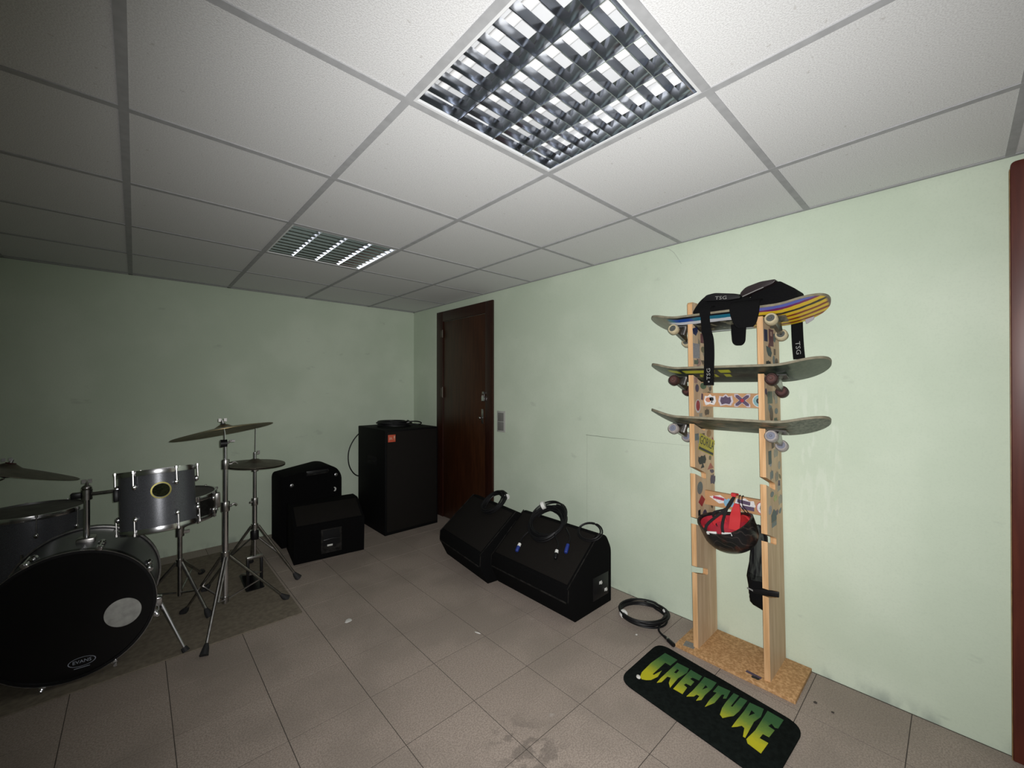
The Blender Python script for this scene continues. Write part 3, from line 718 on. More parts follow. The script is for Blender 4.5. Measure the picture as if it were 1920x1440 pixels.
FS = M('black_webbing', (.010, .010, .012), .8); 
top = Vector((.078, -.002, .262))
for sx, sy in ((-.07, .085), (.06, .095), (-.085, -.02)):
    part(hl, G().ribbon(spline([Rh @ Vector((sx, sy, -.03)), Rh @ Vector((sx * .9, sy * .8, .05)), top.lerp(Vector((0, .03, .17)), .6), top], 5), (.4, .8, .1), .016, .003), 'strap', FS)
part(hl, G().ribbon(spline([top + Vector((-.01, 0, 0)), (.07, .0, .275), (.088, 0, .275), (.112, 0, .262), (.112, .004, .20)], 5), (0, 1, 0), .022, .004), 'strap', RDM, label='red strap over the rung')
part(hl, G().ribbon(spline([(.02, -.02, .11), (.03, -.022, .16), (.055, -.018, .20), (.06, -.02, .232)], 4), (0, 1, 0), [.05] * 6 + [.045, .042, .038, .035, .03, .026, .02], .010), 'chin_pad', RDM)
for q in (Vector((-.088, -.035, .026)), Vector((-.090, .038, .028))):
    part(hl, G().box((-.006, -.024, -.006), (.004, .024, .008), Matrix.Translation(Rh @ q) @ Rh.to_3x3().to_4x4()), 'white_tag', WHITE, bevel=.002)

# ------------------------------------------------------------------ drawstring bag beside the right post
MESHB, tb = newmat('black_mesh_cloth', .9, spec=.1)
tb.col(tb.mix(tb.sstep(tb.noise(20, 3, sc=(3, 3, .4)), .42, .62), (.008, .008, .009), (.05, .055, .05)))
bg = thing('drawstring_bag', 'black mesh drawstring bag hanging from the lower rung beside the post', 'bag', (2.245, .66, .29), world=True)
secs = [(.690, .655, .012, .012), (.672, .652, .024, .020), (.64, .650, .030, .028), (.58, .652, .034, .030), (.52, .655, .036, .028), (.455, .656, .042, .034), (.43, .657, .044, .040), (.38, .656, .042, .040), (.34, .655, .042, .038), (.315, .652, .038, .034), (.300, .645, .030, .026), (.288, .632, .014, .012)]
vs, fs = [], []; n = 18
for i, (z, y, a, b) in enumerate(secs):
    for k in range(n):
        q = 2 * PI * k / n; f = 1 + .14 * math.sin(5 * q + i) + .07 * math.sin(9 * q)
        vs.append((2.245 + b * f * math.cos(q), y + a * f * math.sin(q), z))
for i in range(len(secs) - 1):
    for k in range(n): l = (k + 1) % n; fs.append((i * n + k, i * n + l, (i + 1) * n + l, (i + 1) * n + k))
fs += [tuple(range(n)), tuple((len(secs) - 1) * n + k for k in range(n))]
part(bg, G().add(vs[:7 * n], [f for f in fs if max(f) < 7 * n]), 'mesh_upper', MESHB, ang=80)
part(bg, G().add(vs[5 * n:], [tuple(q - 5 * n for q in f) for f in fs if min(f) >= 5 * n]), 'cloth_bottom', FABRIC, ang=80)
for dy in (.018, .032):
    part(bg, G().tube(spline([(2.238, .655 + dy * .2, .688), (2.236, .672 + dy, .735), (2.240, .705 + dy, .772), (2.244, .710 + dy, .806), (2.258, .711 + dy, .8165), (2.274, .712 + dy, .806), (2.276, .712 + dy, .75)], 5), .0022, 6), 'drawstring', CABLE)
part(bg, G().prism([(.66, .400), (.62, .412), (.58, .420), (.552, .424), (.552, .398), (.58, .392), (.62, .384), (.66, .378)], FZ, 2.176, 2.186), 'toggle', BLKPL, bevel=.003)
part(bg, G().prism([(.690, .385), (.660, .378), (.640, .380), (.640, .386), (.66, .385), (.69, .391)], FZ, 2.196, 2.1985), 'label_print', INK, smooth=False)

# ------------------------------------------------------------------ mat with lettering
RUGM = M('black_rug_pile', (.009, .012, .011), 1., var=.4, vs=60, bump=.8, bs=700, spec=.05)
def lettermat():
    m, t = newmat('green_to_yellow_pile', .95, spec=.1); x, y, z = t.xyz()
    f = t.m('ADD', t.m('ADD', y, t.m('MULTIPLY', x, .10)), t.m('MULTIPLY', t.noise(120, 2), .03))
    t.col(t.ramp(f, [(0.0, (.50, .46, .02)), (.13, (.50, .47, .025)), (.20, (.16, .26, .05)), (.27, (.045, .12, .045)), (.36, (.035, .10, .045))], False)); t.bump(t.noise(600, 2), .8, .002); return m
LETM = lettermat()
mt = thing('doormat', 'black rounded rug with green and yellow lettering in front of the rack', 'rug', (1.69, 1.06, 0), (0, 0, -PI / 2))
RP = roundpoly([(-.012, .362), (.650, .278), (.632, -.095), (-.008, -.030)], [.07, .07, .07, .07], 8)
FL = lambda u, v, w_: (u, v, w_)
part(mt, G().prism(RP, FL, .0005, .010), 'pile', RUGM, bevel=.003)
cx_ = sum(p[0] for p in RP) / len(RP); cy_ = sum(p[1] for p in RP) / len(RP)
IN = [(cx_ + (u - cx_) * .965, cy_ + (v - cy_) * .95) for u, v in RP]
LT = {'C': ([(.054,.298),(.12,.293),(.116,.229),(.089,.231),(.087,.109),(.094,.109),(.105,.164),(.112,.113),(.101,.07),(.086,.053),(.069,.043),(.057,.049),(.046,.084),(.043,.177)], None),
 'R': ([(.13,.272),(.187,.273),(.193,.239),(.181,.174),(.182,.138),(.184,.087),(.166,.112),(.156,.152),(.142,.147),(.141,.094),(.128,.073),(.126,.114),(.128,.194)], [(.15,.23),(.161,.229),(.161,.196),(.15,.194)]),
 'E': ([(.197,.271),(.252,.266),(.253,.23),(.225,.227),(.22,.208),(.242,.204),(.242,.168),(.221,.167),(.217,.15),(.236,.143),(.239,.092),(.197,.092),(.196,.172)], None),
 'A': ([(.261,.271),(.314,.273),(.315,.221),(.309,.163),(.31,.119),(.296,.098),(.295,.135),(.283,.135),(.279,.115),(.257,.091),(.261,.145),(.262,.216)], [(.286,.222),(.299,.214),(.287,.18)]),
 'T': ([(.326,.26),(.376,.265),(.38,.207),(.37,.196),(.366,.225),(.358,.217),(.355,.144),(.336,.091),(.334,.141),(.339,.213),(.325,.206)], None),
 'U': ([(.391,.262),(.412,.263),(.409,.175),(.415,.174),(.42,.258),(.446,.259),(.443,.174),(.436,.129),(.424,.111),(.409,.084),(.395,.095),(.388,.136),(.387,.182)], None),
 'R2': ([(.457,.255),(.509,.26),(.514,.206),(.503,.158),(.504,.097),(.505,.049),(.497,.049),(.487,.096),(.476,.101),(.465,.082),(.451,.064),(.452,.103),(.457,.189)], [(.476,.216),(.492,.208),(.478,.172)]),
 'E2': ([(.523,.261),(.582,.255),(.579,.193),(.568,.187),(.554,.199),(.548,.176),(.572,.171),(.567,.12),(.546,.119),(.543,.087),(.573,.087),(.568,.018),(.519,.029),(.51,.045),(.52,.114)], None)}
for k_, (P, hole) in LT.items():
    part(mt, G().prism(P, FL, .0098, .0118, [hole] if hole else ()), 'letter', LETM, smooth=False)
#==PART3==
# ------------------------------------------------------------------ floor monitor wedges against the right wall
CONN = M('pale_connector', (.55, .55, .53), .5)
EDGE = M('worn_edge_grey', (.022, .0205, .019), .8, var=.75, vs=35, spec=.15)
WP = [(0., 0.), (-.066, .135), (-.060, .207), (.247, .452), (.313, .430), (.366, .336), (.366, 0.)]   # side profile: depth towards the wall, height
def wedge(lab, loc, rz, W_, jacks):
    """front foot at local x=0, width along local +y"""
    t = thing('floor_monitor', lab, 'speaker', loc, (0, 0, rz), 'wedge monitors along the right wall')
    P = roundpoly(WP, [.006, .01, .01, .03, .03, .03, .006], 4)
    part(t, G().prism(P, lambda u, v, w_: (u, w_, v), 0, W_), 'cabinet', CARPET, bevel=.004)
    a, b = Vector((-.060, .207)), Vector((.247, .452)); dd = (b - a); n_ = Vector((-dd.y, dd.x)).normalized()
    p0, p1 = a + dd * .06, b - dd * .05
    Q = [p0 + n_ * .001, p1 + n_ * .001, p1 + n_ * .006, p0 + n_ * .006]
    part(t, G().prism([tuple(q) for q in Q], lambda u, v, w_: (u, w_, v), .022, W_ - .022), 'grille', GRILLE, bevel=.002)
    for y in (.004, W_ - .010):   # scuffed edge trim beside the grille
        Q = [a + n_ * .0005, b + n_ * .0005, b + n_ * .0035, a + n_ * .0035]
        part(t, G().prism([tuple(q) for q in Q], lambda u, v, w_: (u, w_, v), y, y + .006), 'edge_trim', EDGE, smooth=False)
    part(t, G().box((-.0690, .01, .128), (-.0645, W_ - .01, .137)), 'worn_lip_highlight', EDGE, bevel=.001)  # worn lip edge, its paler strip also paints in a highlight
    for y in (-.0012, W_ - .0018):
        part(t, G().prism([(-.066, .135), (-.060, .135), (-.056, .207), (-.061, .207)], lambda u, v, w_: (u, w_, v), y, y + .003), 'corner_trim', EDGE, smooth=False)
    jp = part(t, G().box((.17, -.004, .06), (.33, .002, .20)), 'jack_panel', BLKPL, bevel=.002)
    if jacks:
        for x, z in ((.245, .155), (.300, .095)):
            part(t, G().cyl((x, -.012, z), (x, -.004, z), .009, n=14).box((x - .013, -.0055, z - .009), (x + .013, -.0035, z + .009)), 'connector', CONN, jp)
    return t
wedge('near black floor monitor wedge with cable coil on its grille', (1.877, 1.497, 0), 0, .683, True)
wedge('far black floor monitor wedge between the near wedge and the dark door', (1.800, 2.20, 0), math.radians(-7), .62, False)

# ------------------------------------------------------------------ tall speaker cabinet in the corner
tc_ = thing('speaker_cabinet', 'tall black bass speaker cabinet in the corner with small red badge', 'speaker', (1.96, 3.83, 0), world=True)
part(tc_, G().box((1.676, 3.525, 0), (2.236, 4.135, .965)), 'cabinet', PAINTBLK, bevel=.006)
part(tc_, G().box((1.692, 3.517, .03), (2.220, 3.526, .948)), 'grille', GRILLE, bevel=.004)
LOGO = M('red_badge', (.50, .075, .035), .5)
part(tc_, G().box((1.700, 3.511, .855), (1.772, 3.518, .922)), 'badge', LOGO, bevel=.001)
part(tc_, textG('JBL', .030, frame((1.728, 3.5106, .888), (1, 0, 0), (0, 0, 1)), spacing=.85).prism([(1.757, .872), (1.764, .872), (1.764, .878), (1.757, .878)], lambda u, v, w_: (u, w_, v), 3.5102, 3.511).prism([(1.756, .884), (1.765, .884), (1.767, .910), (1.754, .910)], lambda u, v, w_: (u, w_, v), 3.5102, 3.511), 'badge_print', M('badge_print', (.52, .36, .27), .6), smooth=False)
for y0 in (3.70,):
    part(tc_, G().box((1.6745, y0, .62), (1.678, y0 + .20, .70)), 'handle_cup', DRYPL, bevel=.001)
    part(tc_, G().tube(spline([(1.672, y0 + .02, .66), (1.664, y0 + .05, .655), (1.664, y0 + .15, .655), (1.672, y0 + .18, .66)], 4), .006, 8), 'handle', EDGE)

# ------------------------------------------------------------------ two monitors against the back wall
bm_ = thing('monitor_speaker', 'low black monitor speaker with handle recess in front by the back wall', 'speaker', (.893, 3.425, 0), (0, 0, math.radians(-7)))
P = roundpoly([(0, 0), (-.012, .275), (.20, .40), (.36, .395), (.40, .36), (.40, 0)], [.005, .02, .02, .02, .02, .005], 4)
part(bm_, G().prism(P, lambda u, v, w_: (w_, u, v), 0, .525), 'cabinet', CARPET, bevel=.004)
a, b = Vector((-.012, .275)), Vector((.20, .40)); dd = b - a; n_ = Vector((-dd.y, dd.x)).normalized()
Q = [a + dd * .1 + n_ * .0008, b - dd * .06 + n_ * .0008, b - dd * .06 + n_ * .006, a + dd * .1 + n_ * .006]
part(bm_, G().prism([tuple(q) for q in Q], lambda u, v, w_: (w_, u, v), .02, .505), 'grille', GRILLE, bevel=.002)
hp = part(bm_, G().box((.19, -.012, .045), (.345, -.002, .235)), 'recess_plate', EDGE, bevel=.002)
part(bm_, G().box((.205, -.0145, .105), (.330, -.011, .225)), 'handle_recess', DRYPL, hp, bevel=.001)
part(bm_, G().box((.235, -.017, .098), (.275, -.011, .112)), 'jack_plate', CONN, hp, bevel=.001)
part(bm_, G().tube([(.208, -.015, .150), (.268, -.022, .158), (.328, -.015, .150)], .006, 8), 'handle', BLKPL, hp)

rm = thing('monitor_speaker', 'upright black monitor speaker with rounded top standing behind the low one', 'speaker', (1.15, 4.0, 0), world=True)
P = roundpoly([(.905, 0), (.903, .565), (.915, .598), (1.275, .655), (1.355, .630), (1.405, .555), (1.405, 0)], [.01, .02, .02, .06, .04, .06, .01], 6)
part(rm, G().prism(P, lambda u, v, w_: (u, w_, v), 3.84, 4.17), 'cabinet', CARPET, bevel=.006)
SCR = M('steel_screw', (.30, .30, .31), .35, 1.)
for x, z in ((.985, .520), (1.352, .560)):
    part(rm, G().lathe([(.002, -.006), (.011, -.006), (.016, -.003), (.017, 0)], 16, frame((x, 3.838, z), (1, 0, 0), (0, 0, 1)) @ Matrix.Rotation(PI, 4, 'X')), 'corner_bolt', SCR)
hr = part(rm, G().box((1.10, 3.834, .585), (1.285, 3.842, .625)), 'handle_cup', BLKPL, bevel=.002)
part(rm, G().tube(spline([(1.105, 3.834, .612), (1.12, 3.826, .595), (1.265, 3.826, .600), (1.28, 3.834, .618)], 4), .006, 8), 'handle', EDGE, hr)
cr = [(1.335 + .018 * math.cos(q), .432 + .020 * math.sin(q)) for q in [-1.4 + 2.8 * i / 10 for i in range(11)]] + [(1.327 + .014 * math.cos(q), .432 + .016 * math.sin(q)) for q in [1.3 - 2.6 * i / 10 for i in range(11)]]
part(rm, G().prism(cr, lambda u, v, w_: (u, w_, v), 3.834, 3.840), 'cable_port', CONN, smooth=False)

# ------------------------------------------------------------------ cables
def coilpath(c, X, Y, r, loops, seed, jit=.014, lift=.0, ry=1., n=40):
    rnd = random.Random(seed); c, X, Y = Vector(c), Vector(X).normalized(), Vector(Y).normalized(); Z = X.cross(Y); pts = []
    cur = [(rnd.uniform(-1, 1), rnd.uniform(-1, 1), rnd.uniform(-1, 1), rnd.uniform(0, 6)) for _ in range(loops + 1)]
    for l in range(loops):
        for k in range(n):
            f = k / n; q = 2 * PI * f; a, b = cur[l], cur[l + 1]; m = [a[i] * (1 - f) + b[i] * f for i in range(4)]
            rr = r + jit * m[0] + jit * .5 * math.sin(2 * q + m[3])
            pts.append(c + X * (rr * math.cos(q) + jit * m[1]) + Y * (rr * ry * math.sin(q)) + Z * (lift * l / max(loops - 1, 1) + .003 * (1 + m[2])))
    return pts
# coil on the floor
fc = thing('cable_coil', 'coiled black cable lying on the floor beside the rack', 'cable', (2.235, 1.245, 0), world=True)
p = coilpath((2.232, 1.262, .008), (1, 0, 0), (0, 1, 0), .128, 6, 3, .013, .026)
p = p[:-6] + spline([p[-7], (2.225, 1.145, .026), (2.150, 1.125, .012), (2.117, 1.078, .010)], 6)[1:]
part(fc, G().tube(p, .0058, 8), 'cable', CABLE)
dv = Vector((-.45, -.89, 0)).normalized(); e = Vector((2.117, 1.078, .012))
part(fc, G().tube([e, e + dv * .02, e + dv * .03], [.007, .009, .0105], 12).tube([e + dv * .036, e + dv * .075, e + dv * .083], [.0105, .0115, .010], 12), 'connector', BLKPL)
part(fc, G().cyl(e + dv * .029, e + dv * .038, .0112, n=12), 'connector_ring', CHROME2)
for q, ww in ((2.55, .030), (5.6, .014)):
    cpt = Vector((2.232 + .128 * math.cos(q), 1.262 + .128 * math.sin(q), .026)); tg = Vector((-math.sin(q), math.cos(q), 0))
    part(fc, G().tube([cpt - tg * .008, cpt + tg * .008], ww * .75, 10), 'tape_band', WHITE)
# big coil over the near wedge, leaning up past its top edge
gX = Vector((.307, 0, .245)).normalized(); gY = Vector((0, 1, 0)); gN = gX.cross(gY)
wc = thing('cable_coil', 'big black cable coil with white tape leaning on the near floor monitor', 'cable', (2.09, 1.88, .40), world=True)
c0 = Vector((2.090, 1.905, .432)) + gN * .026
p = coilpath(c0, gX, gY * -1, .130, 15, 5, .019, .040, ry=1.0)
part(wc, G().tube(p, .0058, 7), 'cable', CABLE)
q = .75; tp = c0 + gX * (.130 * math.cos(q)) - gY * (-.130 * math.sin(q)); tg = -gX * math.sin(q) + gY * math.cos(q)
part(wc, G().tube([tp + gN * .012 - tg * .012, tp + gN * .012 + tg * .012], .029, 12), 'tape_band', WHITE)
tails = [((2.01, 1.99, .375), (1.955, 2.01, .330), (1.915, 1.995, .302), WHITE, BLUE), ((2.03, 1.79, .395), (1.99, 1.72, .362), (1.955, 1.70, .334), WHITE, BLKPL), ((2.08, 1.73, .435), (2.04, 1.665, .403), (2.00, 1.648, .373), BLUE, BLUE)]
for a, b, c_, m1, m2 in tails:
    a, b, c_ = [Vector(v) + gN * .006 for v in (a, b, c_)]; dv = (c_ - b).normalized()
    part(wc, G().tube(spline([a, b, c_], 5), .005, 7), 'cable_tail', CABLE)
    part(wc, G().tube([c_, c_ + dv * .022], [.011, .012], 12), 'plug_sleeve', m1)
    part(wc, G().tube([c_ + dv * .022, c_ + dv * .055, c_ + dv * .060], [.012, .012, .009], 12), 'plug', m2)
tcb = thing('thin_cable', 'thin black cable looped at the right end of the near floor monitor', 'cable', (2.13, 1.56, .45), world=True)
pth = []
for l in range(2):
    for k in range(30):
        q = 2 * PI * k / 30; r = .088 - .012 * l; pth.append(Vector((2.112, 1.560, .446)) + gX * (r * .75 * math.cos(q)) + gY * (r * math.sin(q)) + gN * (.012 + .004 * l))
part(tcb, G().tube(pth, .004, 7), 'cable', CABLE)
# coil on the far wedge
rz = math.radians(-7); Rz = Matrix.Rotation(rz, 3, 'Z'); fX, fY, fN = Rz @ gX, Rz @ gY, Rz @ gN
fw = thing('cable_coil', 'black cable coil with a thin white band on the far floor monitor', 'cable', (2.13, 2.45, .43), world=True)
c0 = Vector((2.085, 2.435, .440)) + fN * .022
part(fw, G().tube(coilpath(c0, fX, fY, .100, 11, 9, .017, .030), .0056, 7), 'cable', CABLE)
q = -.75; tp = c0 + fX * .108 * math.cos(q) + fY * .108 * math.sin(q); tg = -fX * math.sin(q) + fY * math.cos(q)
part(fw, G().tube([tp + fN * .008 - tg * .006, tp + fN * .008 + tg * .006], .022, 10), 'tape_band', WHITE)
# coil on the tall cabinet, lead hanging down its side
sc_ = thing('cable_coil', 'black cable coil on top of the tall speaker cabinet', 'cable', (1.93, 3.85, .965), world=True)
part(sc_, G().tube(coilpath((1.915, 3.85, .973), (1, 0, 0), (0, 1, 0), .145, 7, 11, .02, .040), .0062, 7), 'cable', CABLE)
part(sc_, G().tube(spline([(2.02, 3.76, 1.01), (2.10, 3.72, 1.012), (2.17, 3.74, .995), (2.19, 3.80, .972), (2.10, 3.84, .972)], 6), .006, 7), 'cable_tail', CABLE)
part(sc_, G().tube([(2.01, 3.74, 1.004), (2.03, 3.735, 1.006)], .009, 8), 'tape_band', M('grey_tape', (.22, .22, .21), .6))
sl_ = thing('hanging_lead', 'thin black lead bowing out behind the tall speaker cabinet', 'cable', (1.66, 4.2, .44), world=True)
part(sl_, G().tube(spline([(1.80, 4.19, .93), (1.71, 4.20, .875), (1.640, 4.20, .79), (1.603, 4.20, .69), (1.607, 4.20, .57), (1.65, 4.20, .48), (1.71, 4.20, .435), (1.80, 4.19, .42)], 6), .006, 8), 'cable', CABLE)
part(sl_, G().cyl((1.795, 4.19, .935), (1.82, 4.15, .94), .012, n=10), 'plug', BLKPL)

# ------------------------------------------------------------------ drum kit
dr = single(G().prism(roundpoly([(-1.35, 2.675), (.748, 2.675), (.748, 4.10), (-1.35, 4.10)], .01, 3), FL, .0005, .006), 'drum_rug', M('brown_carpet', (.21, .18, .14), 1., var=.25, vs=40, bump=.5, bs=400, spec=.05), 'thin brown carpet spread under the drum kit', 'rug', (-.3, 3.4, 0))
def hoop(r, z0, z1, n=48, th=.007):
    return G().lathe([(r, z0), (r + th, z0), (r + th + .002, (z0 + z1) / 2), (r + th, z1), (r, z1)], n, close=True)
def ring(r0, r1, z, th, n=40): return G().lathe([(r0, z), (r1, z), (r1, z + th), (r0, z + th)], n, close=True)
# bass drum: local z = drum axis, front head at local z=0 looking along -z
AX = Matrix.Rotation(math.radians(-4), 4, 'Z') @ Matrix.Rotation(-PI / 2, 4, 'X')   # local z -> world +y, turned a little
bd = thing('bass_drum', 'large bass drum with black front head and pale round port patch', 'bass drum', (-.212, 2.755, .313))
bd.rotation_euler = AX.to_euler()
R = .288
part(bd, G().lathe([(R - .012, .022), (R, .022), (R, .430), (R - .012, .430)], 64), 'shell', SHELLM)
part(bd, hoop(R - .004, -.002, .040, 64, .012), 'hoop', BLKPL)
part(bd, ring(R + .0075, R + .0105, -.0035, .003, 64), 'hoop_rim', CHROME2)
part(bd, hoop(R - .004, .415, .455, 64, .012), 'hoop', BLKPL)
part(bd, ring(R + .004, R + .0115, .412, .004, 64), 'hoop_rim', CHROME2)
fh = part(bd, G().disc(R + .002, .004, 64, flip=True).lathe([(R + .002, .004), (R + .002, .012)], 64), 'front_head', BLACKHEAD)
part(bd, G().disc(R + .002, .450, 64), 'rear_head', DRUMHEAD)
# local axes: X = world +x (about), Y = world -z
PORT = M('pale_port_patch', (.42, .42, .40), .85, var=.3, vs=22)
part(bd, G().disc(.067, .0025, 40, Matrix.Translation((.172, .042, 0)), flip=True).lathe([(.067, .0025), (.067, .004)], 40, Matrix.Translation((.172, .042, 0))), 'port_patch', PORT, fh)
LM = M('logo_print', (.32, .35, .42), .6)
lx, ly = .034, .222
part(bd, G().lathe([(1, 0), (1.0, .0006), (.93, .0006), (.93, 0)], 40, Matrix.Translation((lx, ly, .0028)) @ Matrix.Diagonal((.046, .021, 1, 1)), close=True), 'logo_ring', LM, fh)
part(bd, textG('EVANS', .021, frame((lx, ly - .001, .0030), (1, 0, 0), (0, -1, 0))), 'logo_lettering', LM, fh, smooth=False)
part(bd, G().prism([(lx - .026, ly + .0255), (lx + .026, ly + .0255), (lx + .026, ly + .028), (lx - .026, ly + .028)], FL, .0026, .003), 'logo_print', LM, fh, smooth=False)
for i in range(8):
    q = 2 * PI * i / 8 - 1.274; cx, cy = math.cos(q), math.sin(q); rr = R + .022
    cl = G().box((-.012, -.016, -.006), (.012, .002, .034), Matrix.Translation((cx * rr, cy * rr, 0)) @ Matrix.Rotation(q - PI / 2, 4, 'Z'))
    c_ = part(bd, cl, 'claw', CHROME, bevel=.003)
    part(bd, G().cyl((cx * (rr + .004), cy * (rr + .004), -.012), (cx * (rr + .004), cy * (rr + .004), .10), .0035, n=8).cyl((cx * (rr + .004), cy * (rr + .004), -.018), (cx * (rr + .004), cy * (rr + .004), -.006), .007, n=8), 'tension_rod', CHROME, c_)
    part(bd, G().ball((cx * (R + .006), cy * (R + .006), .125), (.016, .016, .024), 12, 8), 'lug', CHROME)
for s in (1, -1):   # spurs
    a = Vector((s * (R + .0), .06, .07)); ft = Vector((s * .408, .296, -.035))
    sp = part(bd, G().box((s * (R - .01) - .02, .03, .045), (s * (R - .01) + .038 * (1 if s > 0 else 1), .075, .095)), 'spur_bracket', CHROME, bevel=.006)
    part(bd, G().tube([Vector((s * (R + .015), .05, .065)), ft], [.0095, .0065], 10), 'spur', CHROME, sp)
    part(bd, G().tube([ft - (ft - a).normalized() * .012, ft + (ft - a).normalized() * .012], [.013, .017], 10), 'spur_foot', RUBBER, sp)
# tom holder post on top of the bass drum
mx_ = .022
mp = part(bd, G().box((mx_ - .035, -R - .016, .16), (mx_ + .035, -R + .03, .235)), 'mount_plate', CHROME2, bevel=.008)
part(bd, G().cyl((mx_, -R - .01, .198), (mx_, -.520, .198), .0125, n=16), 'mount_post', CHROME, mp)
part(bd, G().cyl((mx_, -.490, .198), (mx_, -.540, .198), .021, n=16).ball((mx_, -.548, .198), (.020, .016, .020), 12, 8), 'mount_clamp', CHROME2, mp)
part(bd, G().cyl((mx_, -.555, .198), (mx_, -.578, .198), .006, n=8).box((mx_ - .018, -.590, .194), (mx_ - .003, -.572, .202)).box((mx_ + .003, -.590, .194), (mx_ + .018, -.572, .202)), 'wing_nut', CHROME2, mp)
part(bd, G().box((mx_ - .055, -.528, .180), (mx_ - .018, -.500, .216)), 'memory_lock', BLKPL, mp, bevel=.003)
part(bd, G().cyl((mx_, -.515, .198), (.150, -.522, .170), .0085, n=12), 'tom_arm', CHROME2, mp)

def drum(name, lab, cat, loc, rot, r, h, lugs, shell, head, badge=None, lugq=0.):
    t = thing(name, lab, cat, loc, rot)
    part(t, G().lathe([(r - .008, .012), (r, .012), (r, h - .012), (r - .008, h - .012)], 48), 'shell', shell)
    part(t, hoop(r - .002, h - .020, h + .006, 48, .010), 'hoop', CHROME)
    part(t, hoop(r - .002, -.006, .020, 48, .010), 'hoop', CHROME)
    part(t, G().disc(r + .002, h - .004, 48), 'batter_head', head)
    part(t, G().disc(r + .002, .002, 48, flip=True), 'bottom_head', DRUMHEAD)
    for i in range(lugs):
        q = 2 * PI * i / lugs + lugq; cx, cy = math.cos(q), math.sin(q)
        for z, z2 in ((h * .76, h + .002), (h * .24, -.002)):
            lg = part(t, G().ball((cx * (r + .006), cy * (r + .006), z), (.011, .011, .016), 10, 8), 'lug', CHROME)
            part(t, G().cyl((cx * (r + .013), cy * (r + .013), z), (cx * (r + .013), cy * (r + .013), z2), .0028, n=6).cyl((cx * (r + .013), cy * (r + .013), z2 - .006), (cx * (r + .013), cy * (r + .013), z2 + .006), .006, n=6), 'tension_rod', CHROME2, lg)
    return t
# rack tom, tilted towards the player
rt = drum('rack_tom', 'grey sparkle rack tom with gold badge mounted above the bass drum', 'drum', (.098, 2.815, .634), (math.radians(-9), math.radians(-1.5), 0), .152, .298, 6, SHELLM, DRUMHEAD, lugq=-PI / 2 + .42)
bq = -PI / 2 + .03
Mb = frame((math.cos(bq) * .1535, math.sin(bq) * .1535, .195), (-math.sin(bq), math.cos(bq), 0), (0, 0, 1))
GOLD = M('gold_badge_rim', (.36, .32, .10), .4, .8)
part(rt, G().lathe([(.0345, 0), (.0405, 0), (.0405, .003), (.0345, .004)], 32, Mb @ Matrix.Translation((0, 0, -.002)), close=True), 'badge_rim', GOLD)
part(rt, G().disc(.033, .0015, 32, Mb).lathe([(.033, .0015), (.033, -.004)], 32, Mb), 'badge', M('dark_green_badge', (.020, .024, .011), .9, var=.6, vs=120, spec=.1))
part(rt, G().box((-.172, -.012, .165), (-.150, .028, .225)), 'mount_bracket', BLKPL, bevel=.005)
# floor tom at the player's right, partly out of the picture
ft_ = drum('floor_tom', 'wide grey floor tom behind the bass drum at the left edge', 'drum', (-.445, 3.66, .205), (math.radians(-1), 0, 0), .222, .44, 8, SHELLM, DRUMHEAD, lugq=.2)
for q in (.5, 2.6, 4.7):
    cx, cy = math.cos(q) * .238, math.sin(q) * .238
    part(ft_, G().cyl((cx, cy, .25), (cx, cy, -.175), .006, n=8).tube([(cx, cy, -.165), (cx, cy, -.1985)], [.010, .013], 8), 'leg', CHROME)
# snare on its stand
SNM = M('dark_steel_shell', (.055, .053, .052), .3, .8, var=.3, vs=60)
sn = drum('snare_drum', 'dark metal snare drum half hidden behind the rack tom', 'drum', (.200, 3.14, .590), (math.radians(2), math.radians(-1), 0), .170, .135, 10, SNM, DRUMHEAD, lugq=.1)
part(sn, G().box((.168, -.02, .02), (.196, .02, .11)), 'strainer', CHROME2, bevel=.004)
def leg(t, top, foot, r=.008, brace=None, flat=True):
    top, foot = Vector(top), Vector(foot); dv = (foot - top).normalized()
    lg = part(t, G().tube([top, foot - dv * .02], r, 8), 'leg', CHROME2)
    f0 = foot - dv * .052
    part(t, G().tube([f0, f0 + dv * .022, Vector((foot.x + dv.x * .010, foot.y + dv.y * .010, .0065))], [r * 1.15, r * 2.0, r * 2.7], 10), 'rubber_foot', RUBBER, lg)
    if brace:
        part(t, G().tube([Vector(brace), top.lerp(foot, .52)], r * .62, 6), 'brace', CHROME2, lg)
    return lg
ss = thing('snare_stand', 'low chrome tripod stand under the snare drum', 'stand', (.200, 3.14, 0), world=True)
part(ss, G().cyl((.2, 3.14, .12), (.2, 3.14, .50), .011, n=12), 'tube', CHROME2)
part(ss, G().cyl((.2, 3.14, .475), (.2, 3.14, .535), .020, n=14).box((.2, 3.13, .49), (.245, 3.15, .505)), 'tilter', CHROME2, bevel=.0)
for q in (.4, 2.5, 4.6):
    ex = Vector((.2 + .185 * math.cos(q), 3.14 + .185 * math.sin(q), .570))
    part(ss, G().tube(spline([(.2, 3.14, .520), (.2 + .06 * math.cos(q), 3.14 + .06 * math.sin(q), .535), (.2 + .15 * math.cos(q), 3.14 + .15 * math.sin(q), .558), ex, ex + Vector((0, 0, .03))], 4), .006, 8), 'basket_arm', CHROME2)
part(ss, G().cyl((.2, 3.14, .30), (.2, 3.14, .34), .018, n=12), 'collar', CHROME2)
for fx, fy in ((.36, 3.74), (-.06, 3.22), (.329, 3.00)):
    leg(ss, (.2 + (fx - .2) * .06, 3.14 + (fy - 3.14) * .06, .32), (fx, fy, .006), .0085, (.2 + (fx - .2) * .06, 3.14 + (fy - 3.14) * .06, .14))
